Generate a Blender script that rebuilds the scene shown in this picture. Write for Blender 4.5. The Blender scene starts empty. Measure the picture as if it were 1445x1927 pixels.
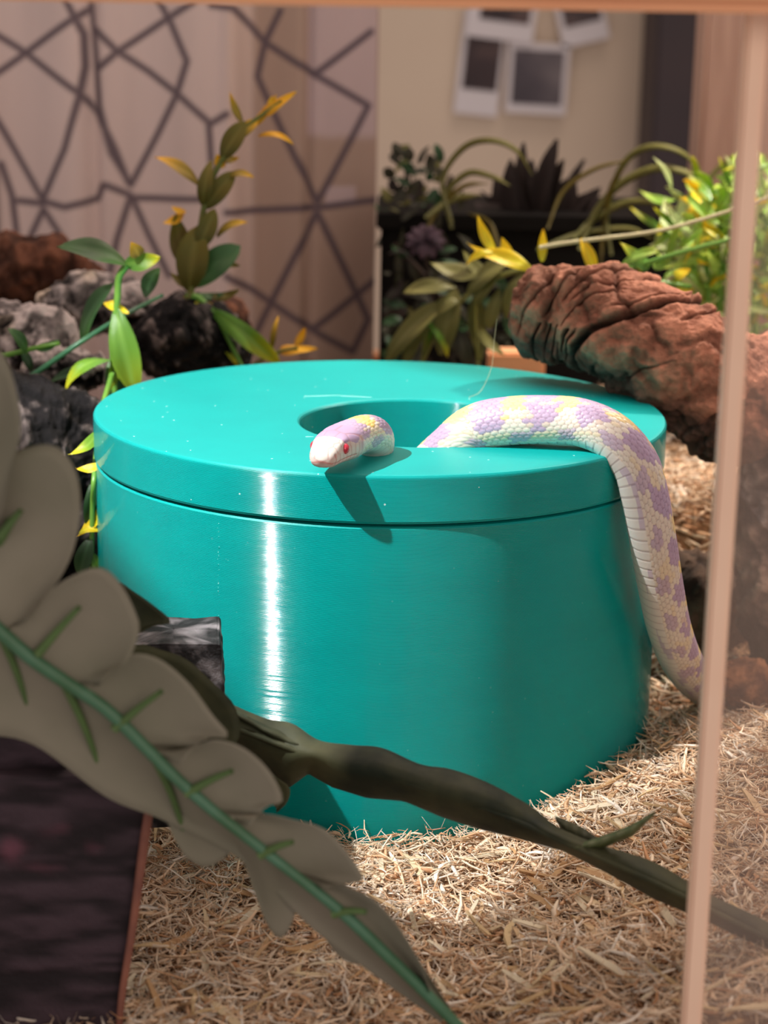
import bpy, math, random
import numpy as np
from mathutils import Vector, Matrix
random.seed(7); RNG = np.random.RandomState(7)
PI = math.pi
SC = bpy.context.scene
COL = SC.collection
# ------------------------------------------------------------------ camera
W, H, F = 1445.0, 1927.0, 3540.0
PITCH, ROLL = math.radians(14.6), math.radians(1.05)
CAM = Vector((0.0016, -0.519, 0.2016))
_f = Vector((0, math.cos(PITCH), -math.sin(PITCH)))
_u0 = Vector((0, math.sin(PITCH), math.cos(PITCH)))
_r0 = Vector((1, 0, 0))
UPV = _u0*math.cos(ROLL) - _r0*math.sin(ROLL)
RTV = _r0*math.cos(ROLL) + _u0*math.sin(ROLL)
cd = bpy.data.cameras.new('camera'); cam = bpy.data.objects.new('camera', cd); COL.objects.link(cam)
m = Matrix((RTV, UPV, -_f)).transposed().to_4x4(); m.translation = CAM
cam.matrix_world = m
cd.sensor_fit = 'VERTICAL'; cd.sensor_height = 24.0; cd.lens = F/H*24.0
cd.clip_start = 0.01; cd.clip_end = 50
cd.dof.use_dof = True; cd.dof.focus_distance = 0.462; cd.dof.aperture_fstop = 11.5
SC.camera = cam
# ------------------------------------------------------------------ light
wd = bpy.data.worlds.new('world'); SC.world = wd; wd.use_nodes = True
wd.node_tree.nodes['Background'].inputs[0].default_value = (1.0, 0.865, 0.81, 1)
wd.node_tree.nodes['Background'].inputs[1].default_value = 0.43
SC.view_settings.view_transform = 'Standard'; SC.view_settings.look = 'None'
SC.view_settings.exposure = 0.0; SC.view_settings.gamma = 1.0
SC.view_settings.use_curve_mapping = False
LDIR = Vector((-0.499, -0.312, 0.809))
def aim(o, target):
    d = Vector(target) - o.location
    o.rotation_euler = d.to_track_quat('-Z', 'Y').to_euler()
def spot(name, loc, target, power, color, size_deg, blend, rad):
    l = bpy.data.lights.new(name, 'SPOT'); o = bpy.data.objects.new(name, l); COL.objects.link(o)
    l.energy = power; l.color = color; l.spot_size = math.radians(size_deg); l.spot_blend = blend
    l.shadow_soft_size = rad; o.location = loc; aim(o, target); return o
def area(name, loc, target, power, color, sx, sy):
    l = bpy.data.lights.new(name, 'AREA'); o = bpy.data.objects.new(name, l); COL.objects.link(o)
    l.shape = 'RECTANGLE'; l.size = sx; l.size_y = sy; l.energy = power; l.color = color
    o.location = loc; aim(o, target); return o
TGT = Vector((-0.010, -0.058, 0.06))
spot('basking_spot', TGT + LDIR*0.42, TGT, 14.0, (1.0, 0.98, 0.95), 44, 0.15, 0.0025)
spot('plant_lamp', (0.22, 0.20, 0.40), (0.15, 0.14, 0.08), 8.0, (1.0, 0.88, 0.74), 72, 0.8, 0.015)
spot('warm_bulb', (0.20, -0.05, 0.38), (0.135, 0.035, 0.10), 1.9, (1.0, 0.68, 0.52), 34, 0.8, 0.015)
area('warm_fill', (-0.02, 0.12, 0.46), (0.0, 0.10, 0.0), 0.55, (1.0, 0.66, 0.50), 0.5, 0.2)  # added fill for the warm ambient light, no actual fixture
area('room_lamp', (0.4, 0.85, 1.6), (0.2, 1.4, 0.3), 8.0, (1.0, 0.84, 0.74), 0.7, 0.5)
area('front_fill', (0.50, -1.05, 0.50), (0, 0, 0.1), 2.6, (1.0, 0.82, 0.70), 0.6, 0.4)  # added fill behind the camera, brightens edge strip, rail and near leaf

# ------------------------------------------------------------------ helpers
def ray(px, py):
    return (_f + RTV*((px-W/2)/F) - UPV*((py-H/2)/F))
def at(px, py, Y):
    d = ray(px, py); t = (Y-CAM.y)/d.y
    return CAM + d*t
def atz(px, py, z):
    d = ray(px, py); t = (z-CAM.z)/d.z
    return CAM + d*t
def ps(Y): return (Y-CAM.y)/F/0.968        # metres per pixel at depth Y
def lin(c):
    return tuple(((v/255.0)/12.92 if v/255.0 <= 0.04045 else ((v/255.0+0.055)/1.055)**2.4) for v in c[:3])
def tag(o, label=None, cat=None, group=None, kind=None):
    if label: o['label'] = label
    if cat: o['category'] = cat
    if group: o['group'] = group
    if kind: o['kind'] = kind
    return o
def empty(name, loc=(0, 0, 0)):
    o = bpy.data.objects.new(name, None); o.location = loc; o.empty_display_size = 0.01
    COL.objects.link(o); return o
def link(name, me, mat=None, parent=None, smooth=True):
    if mat is not None and not me.materials: me.materials.append(mat)
    if smooth: me.polygons.foreach_set('use_smooth', [True]*len(me.polygons))
    o = bpy.data.objects.new(name, me); COL.objects.link(o)
    if parent is not None:
        o.parent = parent; o.matrix_parent_inverse = Matrix.Translation(-Vector(parent.location))
    return o
def mesh(name, V, Fc):
    me = bpy.data.meshes.new(name)
    me.from_pydata([tuple(v) for v in V], [], [tuple(f) for f in Fc]); me.update(); return me
def npmesh(name, V, Q, k=4):
    """fast mesh from numpy arrays; Q = (n,k) faces"""
    me = bpy.data.meshes.new(name)
    me.vertices.add(len(V)); me.vertices.foreach_set('co', np.asarray(V, np.float32).ravel())
    n = len(Q); me.loops.add(n*k); me.loops.foreach_set('vertex_index', np.asarray(Q, np.int32).ravel())
    me.polygons.add(n); me.polygons.foreach_set('loop_start', np.arange(0, n*k, k, dtype=np.int32))
    me.update(calc_edges=True); me.validate(); return me
def setcol(me, C, name='Col'):
    a = me.color_attributes.new(name, 'FLOAT_COLOR', 'POINT')
    C = np.asarray(C, np.float32)
    if C.shape[1] == 3: C = np.hstack([C, np.ones((len(C), 1), np.float32)])
    a.data.foreach_set('color', C.ravel())
# numpy value noise
_P = RNG.rand(4096).astype(np.float32)
def vnoise(p):
    p = np.asarray(p, np.float64); i = np.floor(p).astype(np.int64); f = p-i; f = f*f*(3-2*f)
    def h(a, b, c): return _P[(a*73856093 ^ b*19349663 ^ c*83492791) & 4095]
    x, y, z = i[..., 0], i[..., 1], i[..., 2]; fx, fy, fz = f[..., 0], f[..., 1], f[..., 2]
    r = 0
    for dx in (0, 1):
        for dy in (0, 1):
            for dz in (0, 1):
                r = r + h(x+dx, y+dy, z+dz)*(fx if dx else 1-fx)*(fy if dy else 1-fy)*(fz if dz else 1-fz)
    return r*2-1
def fbm(p, o=4, g=0.5):
    r = 0; a = 1.0; s = 0
    p = np.asarray(p, np.float64)
    for k in range(o):
        r = r+a*vnoise(p+17.3*k); s += a; a *= g; p = p*2.03
    return r/s
def sstep(a, b, x):
    t = np.clip((x-a)/(b-a), 0, 1); return t*t*(3-2*t)
def gridq(nu, nv, cu=False, cv=False):
    iu = np.arange(nu if cu else nu-1); iv = np.arange(nv if cv else nv-1)
    U, V = np.meshgrid(iu, iv, indexing='ij'); U = U.ravel(); V = V.ravel()
    U1 = (U+1) % nu; V1 = (V+1) % nv
    return np.stack([U*nv+V, U1*nv+V, U1*nv+V1, U*nv+V1], 1)
def catmull(P, n):
    P = np.asarray(P, float); k = len(P)
    if k == 2:
        t = np.linspace(0, 1, n)[:, None]; return P[0]*(1-t)+P[1]*t
    E = np.vstack([2*P[0]-P[1], P, 2*P[-1]-P[-2]])
    out = []
    for t in np.linspace(0, k-1-1e-9, n):
        i = int(t); f = t-i; a, b, c, d = E[i:i+4]
        out.append(0.5*((2*b)+(-a+c)*f+(2*a-5*b+4*c-d)*f*f+(-a+3*b-3*c+d)*f**3))
    return np.array(out)
def tube(name, P, R, mat, parent=None, n=None, sides=8):
    """smooth tapered tube with closed ends"""
    P = np.asarray([tuple(p) for p in P], float); n = n or max(6, len(P)*5)
    C = catmull(P, n)
    R = np.interp(np.linspace(0, 1, n), np.linspace(0, 1, len(np.atleast_1d(R))), np.atleast_1d(R)) if np.size(R) > 1 else np.full(n, float(np.atleast_1d(R)[0]))
    T = np.gradient(C, axis=0); T /= np.linalg.norm(T, axis=1)[:, None]+1e-12
    N = np.cross(T[0], (0.31, 0.2, 0.93)); N /= np.linalg.norm(N); V = []
    for i in range(n):
        N = N-T[i]*N.dot(T[i]); N /= np.linalg.norm(N); B = np.cross(T[i], N)
        for k in range(sides):
            a = 2*PI*k/sides; V.append(C[i]+R[i]*(N*math.cos(a)+B*math.sin(a)))
    Fc = [tuple(q) for q in gridq(n, sides, False, True)]
    V.append(C[0]); V.append(C[-1]); c0, c1 = len(V)-2, len(V)-1
    for k in range(sides):
        Fc.append((c0, (k+1) % sides, k)); Fc.append((c1, (n-1)*sides+k, (n-1)*sides+(k+1) % sides))
    return link(name, mesh(name, V, Fc), mat, parent)
def box(name, x0, x1, y0, y1, z0, z1, mat, parent=None, bevel=0.0):
    V = [(x, y, z) for x in (x0, x1) for y in (y0, y1) for z in (z0, z1)]
    Fc = [(0, 1, 3, 2), (4, 6, 7, 5), (0, 4, 5, 1), (2, 3, 7, 6), (0, 2, 6, 4), (1, 5, 7, 3)]
    me = mesh(name, V, Fc)
    if bevel > 0:
        import bmesh
        bm = bmesh.new(); bm.from_mesh(me)
        bmesh.ops.bevel(bm, geom=bm.edges[:], offset=bevel, segments=2, affect='EDGES'); bm.to_mesh(me); bm.free()
    return link(name, me, mat, parent, smooth=False)

# ------------------------------------------------------------------ materials
class NT:
    def __init__(s, name):
        s.m = bpy.data.materials.new(name); s.m.use_nodes = True
        s.t = s.m.node_tree; s.b = s.t.nodes['Principled BSDF']; s.o = s.t.nodes['Material Output']
    def n(s, typ, **kw):
        nd = s.t.nodes.new(typ)
        for k, v in kw.items():
            if k.startswith('i_'):
                nd.inputs[k[2:].replace('_', ' ')].default_value = v
            elif k.startswith('j'): nd.inputs[int(k[1:])].default_value = v
            else: setattr(nd, k, v)
        return nd
    def l(s, a, b): s.t.links.new(a, b)
    def math(s, op, a, b=None, c=None):
        nd = s.t.nodes.new('ShaderNodeMath'); nd.operation = op
        for i, v in enumerate((a, b, c)):
            if v is None: continue
            if hasattr(v, 'is_linked'): s.l(v, nd.inputs[i])
            else: nd.inputs[i].default_value = v
        return nd.outputs[0]
    def ramp(s, fac, stops, interp='LINEAR'):
        nd = s.t.nodes.new('ShaderNodeValToRGB'); cr = nd.color_ramp; cr.interpolation = interp
        while len(cr.elements) < len(stops): cr.elements.new(0.5)
        for e, (p, c) in zip(cr.elements, stops):
            e.position = p; e.color = (*lin(c), 1)
        s.l(fac, nd.inputs[0]); return nd.outputs[0]
    def noise(s, scale, detail=4, rough=0.55, vec=None, stretch=None):
        tc = s.n('ShaderNodeTexCoord'); v = tc.outputs['Object']
        if stretch:
            mp = s.n('ShaderNodeMapping'); mp.inputs['Scale'].default_value = stretch
            s.l(v, mp.inputs[0]); v = mp.outputs[0]
        nd = s.n('ShaderNodeTexNoise'); nd.inputs['Scale'].default_value = scale
        nd.inputs['Detail'].default_value = detail; nd.inputs['Roughness'].default_value = rough
        s.l(v, nd.inputs['Vector']); return nd.outputs[0]
    def bump(s, h, strength=0.5, dist=0.001):
        b = s.n('ShaderNodeBump'); b.inputs['Strength'].default_value = strength
        b.inputs['Distance'].default_value = dist; s.l(h, b.inputs['Height']); s.l(b.outputs[0], s.b.inputs['Normal'])
def simple(name, c, rough=0.6, var=None, scale=60, spec=0.5, bump=0.0, bscale=300, bdist=0.0005, stretch=None, trans=0.0):
    t = NT(name); t.b.inputs['Roughness'].default_value = rough
    t.b.inputs['Specular IOR Level'].default_value = spec
    if var is not None:
        t.l(t.ramp(t.noise(scale, stretch=stretch), [(0.32, c), (0.68, var)]), t.b.inputs['Base Color'])
    else: t.b.inputs['Base Color'].default_value = (*lin(c), 1)
    if bump: t.bump(t.noise(bscale, stretch=stretch), bump, bdist)
    return t.m
def attrmat(name, rough=0.7, spec=0.4, mult=None, sss=0.0, bump=0, bscale=800, bdist=0.0003, transl=0.0):
    t = NT(name); a = t.n('ShaderNodeVertexColor', layer_name='Col')
    t.l(a.outputs[0], t.b.inputs['Base Color']); t.b.inputs['Roughness'].default_value = rough
    t.b.inputs['Specular IOR Level'].default_value = spec
    if sss:
        t.b.inputs['Subsurface Weight'].default_value = sss
        t.b.inputs['Subsurface Radius'].default_value = (1, 0.5, 0.4); t.b.inputs['Subsurface Scale'].default_value = 0.0012
    if bump: t.bump(t.noise(bscale), bump, bdist)
    if transl:
        tr = t.n('ShaderNodeBsdfTranslucent'); mx = t.n('ShaderNodeMixShader'); mx.inputs[0].default_value = transl
        t.l(a.outputs[0], tr.inputs[0]); t.l(t.b.outputs[0], mx.inputs[1]); t.l(tr.outputs[0], mx.inputs[2]); t.l(mx.outputs[0], t.o.inputs[0])
    return t.m
M = {}
M['orange_wood'] = simple('orange_wood', (244, 182, 136), 0.5, (232, 166, 122), 25, stretch=(1, 12, 12))
M['back_wood'] = simple('back_wood', (128, 92, 74), 0.6, (104, 72, 58), 25, stretch=(1, 12, 12))
M['post_wood'] = simple('post_wood', (200, 164, 148), 0.55, (182, 146, 130), 20, stretch=(12, 12, 1))
M['floor'] = simple('floor', (120, 78, 52), 0.6, (96, 60, 40), 20)
M['wall'] = simple('wall', (220, 200, 178), 0.9, (208, 186, 166), 3, bump=0.1, bscale=60)
M['dark_frame'] = simple('dark_frame', (62, 48, 50), 0.6, (52, 42, 46), 8)
M['black_plastic'] = simple('black_plastic', (11, 10, 9), 0.8, (17, 15, 14), 30, spec=0.15)
M['stem_teal'] = simple('stem_teal', (52, 104, 78), 0.35, (70, 128, 88), 120)
M['stem_green'] = simple('stem_green', (118, 170, 66), 0.35, (92, 146, 56), 120)
M['stem_olive'] = simple('stem_olive', (112, 112, 40), 0.5, (92, 92, 34), 120)
M['stem_brown'] = simple('stem_brown', (60, 44, 32), 0.8, (42, 32, 26), 120)
M['twig_pale'] = simple('twig_pale', (206, 200, 160), 0.5)

def leafmat(name, base, mid, tip, rough=0.35, transl=0.25):
    """leaf colour: base -> tip along the blade, paler midrib, soft mottling"""
    t = NT(name); a = t.n('ShaderNodeVertexColor', layer_name='leafuv')
    sp = t.n('ShaderNodeSeparateColor'); t.l(a.outputs[0], sp.inputs[0])
    nz = t.noise(180, 3)
    f = t.math('ADD', sp.outputs[0], t.math('MULTIPLY', t.math('SUBTRACT', nz, 0.5), 0.35))
    c = t.ramp(f, [(0.05, base), (0.5, mid), (0.92, tip)])
    mix = t.n('ShaderNodeMix', data_type='RGBA', blend_type='MIX')
    t.l(t.math('MULTIPLY', sp.outputs[1], 0.55), mix.inputs[0])
    t.l(c, mix.inputs[6]); mix.inputs[7].default_value = (*lin(tuple(min(255, v+34) for v in mid)), 1)
    t.l(mix.outputs[2], t.b.inputs['Base Color']); t.b.inputs['Roughness'].default_value = rough
    tr = t.n('ShaderNodeBsdfTranslucent'); mx = t.n('ShaderNodeMixShader'); mx.inputs[0].default_value = transl
    t.l(mix.outputs[2], tr.inputs[0]); t.l(t.b.outputs[0], mx.inputs[1]); t.l(tr.outputs[0], mx.inputs[2]); t.l(mx.outputs[0], t.o.inputs[0])
    t.bump(t.noise(500), 0.15, 0.0003)
    return t.m
LM = {
 'g': leafmat('leaf_green', (74, 120, 50), (56, 98, 52), (84, 128, 78)),
 'gy': leafmat('leaf_green_yellow', (96, 150, 56), (112, 158, 44), (214, 206, 36)),
 'bg': leafmat('leaf_bright_green', (166, 204, 92), (156, 200, 84), (196, 216, 90), transl=0.35),
 'g2': leafmat('leaf_mid_green', (92, 140, 56), (108, 154, 52), (150, 170, 44)),
 'y': leafmat('leaf_yellow', (214, 210, 34), (246, 222, 36), (252, 220, 40), transl=0.35),
 'o': leafmat('leaf_olive', (96, 84, 26), (112, 98, 30), (128, 114, 34), 0.5),
 'oy': leafmat('leaf_olive_yellow', (104, 94, 30), (166, 138, 34), (244, 190, 34), 0.5),
 'dy': leafmat('leaf_deep_yellow', (206, 146, 24), (244, 186, 26), (252, 196, 34), 0.5),
 'dg': leafmat('leaf_dark_green', (36, 66, 36), (42, 80, 44), (60, 100, 60), 0.4),
 'dk': leafmat('leaf_very_dark', (40, 40, 26), (48, 48, 32), (58, 58, 38), 0.6),
 'ol2': leafmat('leaf_dull_olive', (104, 104, 50), (120, 118, 60), (136, 132, 70), 0.5),
 'pg': leafmat('leaf_pale_green', (170, 200, 120), (196, 214, 150), (220, 226, 170), 0.4),
 'ag': leafmat('leaf_brown_black', (40, 32, 28), (48, 38, 36), (58, 48, 46), 0.7),
}
# unit leaves: x along, y across, z up
_LM = {}
def unit_leaf(var, key):
    k = (var, key)
    if k in _LM: return _LM[k]
    curl, fold, pw = {0: (0.10, 0.16, 1.08), 1: (-0.16, 0.12, 0.75), 2: (0.24, 0.1, 0.9), 3: (0.03, 0.25, 0.65), 4: (0.0, 0.05, 0.5)}[var]
    nu, nv = 13, 7; V = []; uv = []
    for side in (1, -1):
        for i in range(nu):
            t = i/(nu-1); w = 0.5*max(0.0, math.sin(PI*min(1, t*0.97+0.03)**pw))**(0.62 if var == 0 else 0.8) if t < 1 else 0.0
            w = max(w, 0.03 if t < 1 else 0.004)
            for j in range(nv):
                v = -1+2*j/(nv-1)
                z = curl*4*t*(1-t) + fold*0.5*abs(v)*w*1.2 + 0.02*math.sin(7*t+2*v)
                edge = (1-abs(v)**3)*0.022*math.sin(PI*max(0.03, min(t, 0.99)))**0.5
                V.append((t, v*w, z+side*edge)); uv.append((t, max(0, 1-abs(v)*4)*(1 if t < .9 else 0), abs(v), 1))
    q = gridq(nu, nv); n = nu*nv
    Fc = [tuple(x) for x in q]+[tuple(x[::-1]+n) for x in q]
    for i in range(nu-1):
        Fc.append((i*nv, n+i*nv, n+(i+1)*nv, (i+1)*nv)); a = i*nv+nv-1; Fc.append((a, a+nv, n+a+nv, n+a))
    me = mesh('leaf', V, Fc); setcol(me, uv, 'leafuv'); me.materials.append(LM[key])
    me.polygons.foreach_set('use_smooth', [True]*len(me.polygons)); _LM[k] = me; return me
def leaf(parent, b, tp, w, key, var=0, roll=0.0, label=None, up=0.45, name='leaf'):
    """leaf from base b to tip tp (world vectors), width w in metres"""
    b = Vector(b); tp = Vector(tp); d = tp-b; L = d.length; x = d/L
    cam_d = (CAM-b).normalized(); n = (cam_d*(1-up)+Vector((0, 0, 1))*up); n = (n-x*n.dot(x)).normalized()
    n = Matrix.Rotation(roll, 3, x) @ n; y = n.cross(x)
    mat = Matrix((x*L, y*w, n*L)).transposed().to_4x4(); mat.translation = b
    o = bpy.data.objects.new(name, unit_leaf(var, key)); COL.objects.link(o)
    o.parent = parent; o.matrix_parent_inverse = Matrix.Translation(-Vector(parent.location)); o.matrix_basis = mat
    if label: o['label'] = label
    return o
def leafpx(parent, bx, by, tx, ty, Y, wpx, key, var=0, roll=0.0, dY=0.0, label=None):
    return leaf(parent, at(bx, by, Y), at(tx, ty, Y+dY), wpx*ps(Y), key, var, roll, label)

# ------------------------------------------------------------------ bedding height
def bed(x, y):
    x = np.asarray(x, float); y = np.asarray(y, float)
    ramp = 0.0020+0.205*np.clip(x-0.022, 0, 0.13)
    ramp = ramp*(1-0.62*sstep(-0.052, 0.01, y))
    back = 0.040*sstep(0.055, 0.092, y)*sstep(0.05, 0.10, x)
    left = 0.010*sstep(-0.04, -0.12, x)*sstep(-0.1, 0.05, y)
    n = 0.0016*vnoise(np.stack([x*45, y*45, x*0], -1))+0.0008*vnoise(np.stack([x*130, y*130, x*0+3], -1))
    return ramp+back+left+n

# ================================================================== SETTING
o = box('floor', -0.35, 0.35, -0.23, 0.46, -0.030, -0.014, M['floor']); tag(o, kind='structure')
# bedding base + shavings
gx = np.linspace(-0.33, 0.33, 170); gy = np.linspace(-0.20, 0.44, 165)
X, Yg = np.meshgrid(gx, gy, indexing='ij'); Z = bed(X, Yg)-0.0022
bedroot = empty('wood_bedding', (0, 0, 0)); tag(bedroot, 'deep layer of pale aspen wood shavings covering the enclosure floor', 'bedding')
me = npmesh('bedding_bed', np.stack([X.ravel(), Yg.ravel(), Z.ravel()], 1), gridq(170, 165))
# close it down to the floor
Vb = np.stack([X.ravel(), Yg.ravel(), Z.ravel()], 1)
M['bed'] = simple('bedding_base', (150, 112, 78), 0.9, (96, 66, 44), 420, bump=0.8, bscale=500, bdist=0.001)
link('bedding_layer', me, M['bed'], bedroot)
M['shave'] = attrmat('shaving_wood', 0.62, 0.3, transl=0.12)
def shreds(N, xr, yr, Lr, Wr, lift, seed, curlamp=0.35):
    r = np.random.RandomState(seed)
    x = r.uniform(*xr, N); y = r.uniform(*yr, N)
    keep = (x*x+y*y) > 0.0815**2
    # only where the photograph could look (plus a margin)
    x = x[keep]; y = y[keep]; N = len(x)
    L = r.uniform(0, 1, N)**1.6*(Lr[1]-Lr[0])+Lr[0]; Wd = r.uniform(0, 1, N)**2*(Wr[1]-Wr[0])+Wr[0]; T = Wd*r.uniform(0.15, 0.4, N)+0.00006
    az = r.uniform(0, 2*PI, N); tilt = r.normal(0, 0.24, N); roll = r.uniform(-1.2, 1.2, N); curl = r.normal(0, curlamp, N); cz = r.normal(0, curlamp*0.6, N)
    z = bed(x, y)+r.uniform(-0.0022, lift, N)+np.abs(np.sin(tilt))*L*0.3
    dr = np.stack([np.cos(az)*np.cos(tilt), np.sin(az)*np.cos(tilt), np.sin(tilt)], 1)
    sd = np.stack([-np.sin(az), np.cos(az), 0*az], 1); nn = np.cross(dr, sd)
    s2 = sd*np.cos(roll)[:, None]+nn*np.sin(roll)[:, None]; n2 = np.cross(dr, s2)
    C = np.stack([x, y, z], 1); V = np.zeros((N, 4, 4, 3))
    for i, u in enumerate((-0.5, -0.17, 0.2, 0.5)):
        c = C+dr*(u*L)[:, None]+s2*((u*u)*4*curl*L*0.25)[:, None]+n2*((u*u)*4*cz*L*0.22)[:, None]
        ww = Wd*(0.35 if abs(u) == 0.5 else 1.0)*0.5; tt = T*0.5
        V[:, i, 0] = c+s2*ww[:, None]+n2*tt[:, None]; V[:, i, 1] = c-s2*ww[:, None]+n2*tt[:, None]
        V[:, i, 2] = c-s2*ww[:, None]-n2*tt[:, None]; V[:, i, 3] = c+s2*ww[:, None]-n2*tt[:, None]
    q = []
    for i in range(3):
        for k in range(4): q.append((i*4+k, (i+1)*4+k, (i+1)*4+(k+1) % 4, i*4+(k+1) % 4))
    q.append((0, 1, 2, 3)); q.append((15, 14, 13, 12)); q = np.array(q)
    Q = (q[None]+(np.arange(N)*16)[:, None, None]).reshape(-1, 4)
    pal = np.array([lin(c) for c in ((248, 228, 202), (254, 244, 230), (244, 214, 180), (226, 184, 144), (250, 224, 194), (204, 156, 116))])
    ci = r.choice(len(pal), N, p=(.26, .18, .2, .12, .16, .08)); c = pal[ci]*r.uniform(0.8, 1.12, N)[:, None]
    return V.reshape(-1, 3), Q, np.repeat(c, 16, axis=0)
parts = [shreds(26000, (-0.15, 0.20), (-0.185, 0.02), (0.003, 0.012), (0.0003, 0.0012), 0.0024, 11, 0.6),
         shreds(30000, (-0.12, 0.16), (-0.185, -0.02), (0.002, 0.007), (0.0001, 0.0003), 0.0036, 12, 1.3),
         shreds(9000, (0.0, 0.26), (0.0, 0.30), (0.004, 0.014), (0.0005, 0.0014), 0.003, 13),
         shreds(5000, (-0.30, 0.0), (-0.05, 0.35), (0.004, 0.014), (0.0005, 0.0014), 0.003, 14),
         shreds(2500, (0.09, 0.20), (0.085, 0.13), (0.003, 0.009), (0.0003, 0.001), 0.008, 15, 0.8)]
off = 0; VV = []; QQ = []; CC = []
for v, q, c in parts: VV.append(v); QQ.append(q+off); CC.append(c); off += len(v)
me = npmesh('shavings', np.vstack(VV), np.vstack(QQ)); setcol(me, np.vstack(CC))
o = link('shavings', me, M['shave'], bedroot, smooth=False); tag(o, kind='stuff')
# the larger chips one can pick out
def chip_mesh(i):
    r = np.random.RandomState(50+i); n = 6; V = []
    w = r.uniform(0.10, 0.2); bend = r.uniform(-0.1, 0.1); lift = r.uniform(-0.05, 0.1)
    for k in range(n):
        u = k/(n-1); c = np.array([u-0.5, bend*math.sin(PI*u), lift*math.sin(PI*u)]); ww = w*(0.4+0.6*math.sin(PI*(0.12+0.76*u)))*r.uniform(0.8, 1.1)*0.5
        tw = 0.5*(u-0.5)
        for s, t in ((1, 1), (-1, 1), (-1, -1), (1, -1)):
            V.append(c+np.array([0.03*r.randn(), s*ww*math.cos(tw)-t*0.018*math.sin(tw), t*0.018+s*ww*math.sin(tw)]))
    Fc = [tuple(q) for q in gridq(n, 4, False, True)]+[(3, 2, 1, 0), (4*n-4, 4*n-3, 4*n-2, 4*n-1)]
    me = mesh('wood_chip', V, Fc); return me
CM = []
for i, c in enumerate(((236, 212, 172), (224, 190, 146), (206, 162, 114), (242, 226, 196), (214, 176, 132), (232, 200, 152))):
    me = chip_mesh(i); me.materials.append(simple('chip_%d' % i, c, 0.65, tuple(int(v*0.84) for v in c), 40, bump=0.3, bscale=90, bdist=0.02, stretch=(1, 14, 14))); CM.append(me)
r = random.Random(5); cnt = 0
while cnt < 230:
    px = r.uniform(180, 1440); py = r.uniform(1340, 1925)
    p = atz(px, py, 0.003)
    if not (-0.2 < p.y < 0.0): continue
    z = float(bed(p.x, p.y)); p = atz(px, py, z+0.001)
    if p.x**2+p.y**2 < 0.087**2: continue
    o = bpy.data.objects.new('wood_chip', CM[r.randrange(6)]); COL.objects.link(o); o.parent = bedroot
    s = r.uniform(0.006, 0.015)
    o.location = (p.x, p.y, float(bed(p.x, p.y))+0.0016+r.random()*0.0012); o.rotation_euler = (r.gauss(0, .3), r.gauss(0, .2), r.uniform(0, PI)); o.scale = (s, s*r.uniform(.6, 1.0), s)
    cnt += 1

# added unseen plate; its rectangular opening cuts the edges of the basking light
def beam_blocker():
    P = TGT+LDIR*0.42; ax = -LDIR
    A, B = atz(745, 683, 0.0962), atz(1252, 782, 0.0962)
    Cc, D = atz(835, 1766, 0.002), atz(1317, 1496, 0.010)
    G, Hh = atz(648, 1640, 0.002), atz(722, 1725, 0.002)
    I1, I2 = Cc+Vector((-0.27, 0.21, 0)), D+Vector((-0.27, 0.21, 0))
    n1, n2, n3, n4 = [(a-P).cross(b-P) for a, b in ((A, B), (Cc, D), (G, Hh), (I1, I2))]
    def corner(a, b):
        d = a.cross(b); d = d if d.dot(ax) > 0 else -d
        return P+d*(0.11/d.dot(ax))
    inner = [corner(n1, n2), corner(n2, n3), corner(n3, n4), corner(n4, n1)]
    c = sum(inner, Vector())/4; V = []
    out = [c+(v-c).normalized()*((v-c).length+0.11) for v in inner]
    for k in (0, 0.002): V += [v+LDIR*k for v in inner]+[v+LDIR*k for v in out]
    Fc = []
    for i in range(4):
        j = (i+1) % 4
        Fc += [(i, j, 4+j, 4+i), (8+i, 12+i, 12+j, 8+j), (i, 8+i, 8+j, j), (4+i, 4+j, 12+j, 12+i)]
    r = empty('beam_blocker', c); tag(r, 'unseen dark plate added to cut the light beam, above the left front corner', 'lamp hood')
    link('plate', mesh('plate', V, Fc), M['dark_frame'], r, smooth=False)
    tube('blocker_bracket', [out[2], out[2]+Vector((-0.02, -0.0, 0.1)), out[2]+Vector((-0.02, 0, 0.22))], [0.003, 0.003], M['dark_frame'], r)
beam_blocker()

# front rail, posts, glass
zr = at(700, 13, -0.20).z
o = box('trim_1', -0.40, 0.40, -0.218, -0.198, zr, zr+0.045, M['orange_wood'], bevel=0.002); tag(o, 'orange wooden top rail of the enclosure front', kind='structure')
a = at(300, 46, 0.41); b = at(300, 10, 0.41)
o = box('trim_2', -0.40, at(704, 30, 0.41).x, 0.405, 0.425, a.z, a.z+0.06, M['back_wood'], bevel=0.002); tag(o, kind='structure')
a = at(1316, 200, 0.36); b = at(1408, 200, 0.36)
o = box('trim_3', a.x, b.x+0.03, 0.355, 0.385, -0.014, 0.42, M['post_wood'], bevel=0.002); tag(o, 'pale wooden corner post of the enclosure', kind='structure')
o = box('trim_4', -0.35, 0.35, 0.440, 0.460, -0.014, 0.035, M['orange_wood'], bevel=0.002); tag(o, kind='structure')
a = at(920, 664, 0.20)
o = box('trim_5', a.x, a.x+0.022, 0.200, 0.215, -0.012, a.z, M['orange_wood'], bevel=0.001); tag(o, 'low orange wooden ledge behind the hide', kind='structure')
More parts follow.
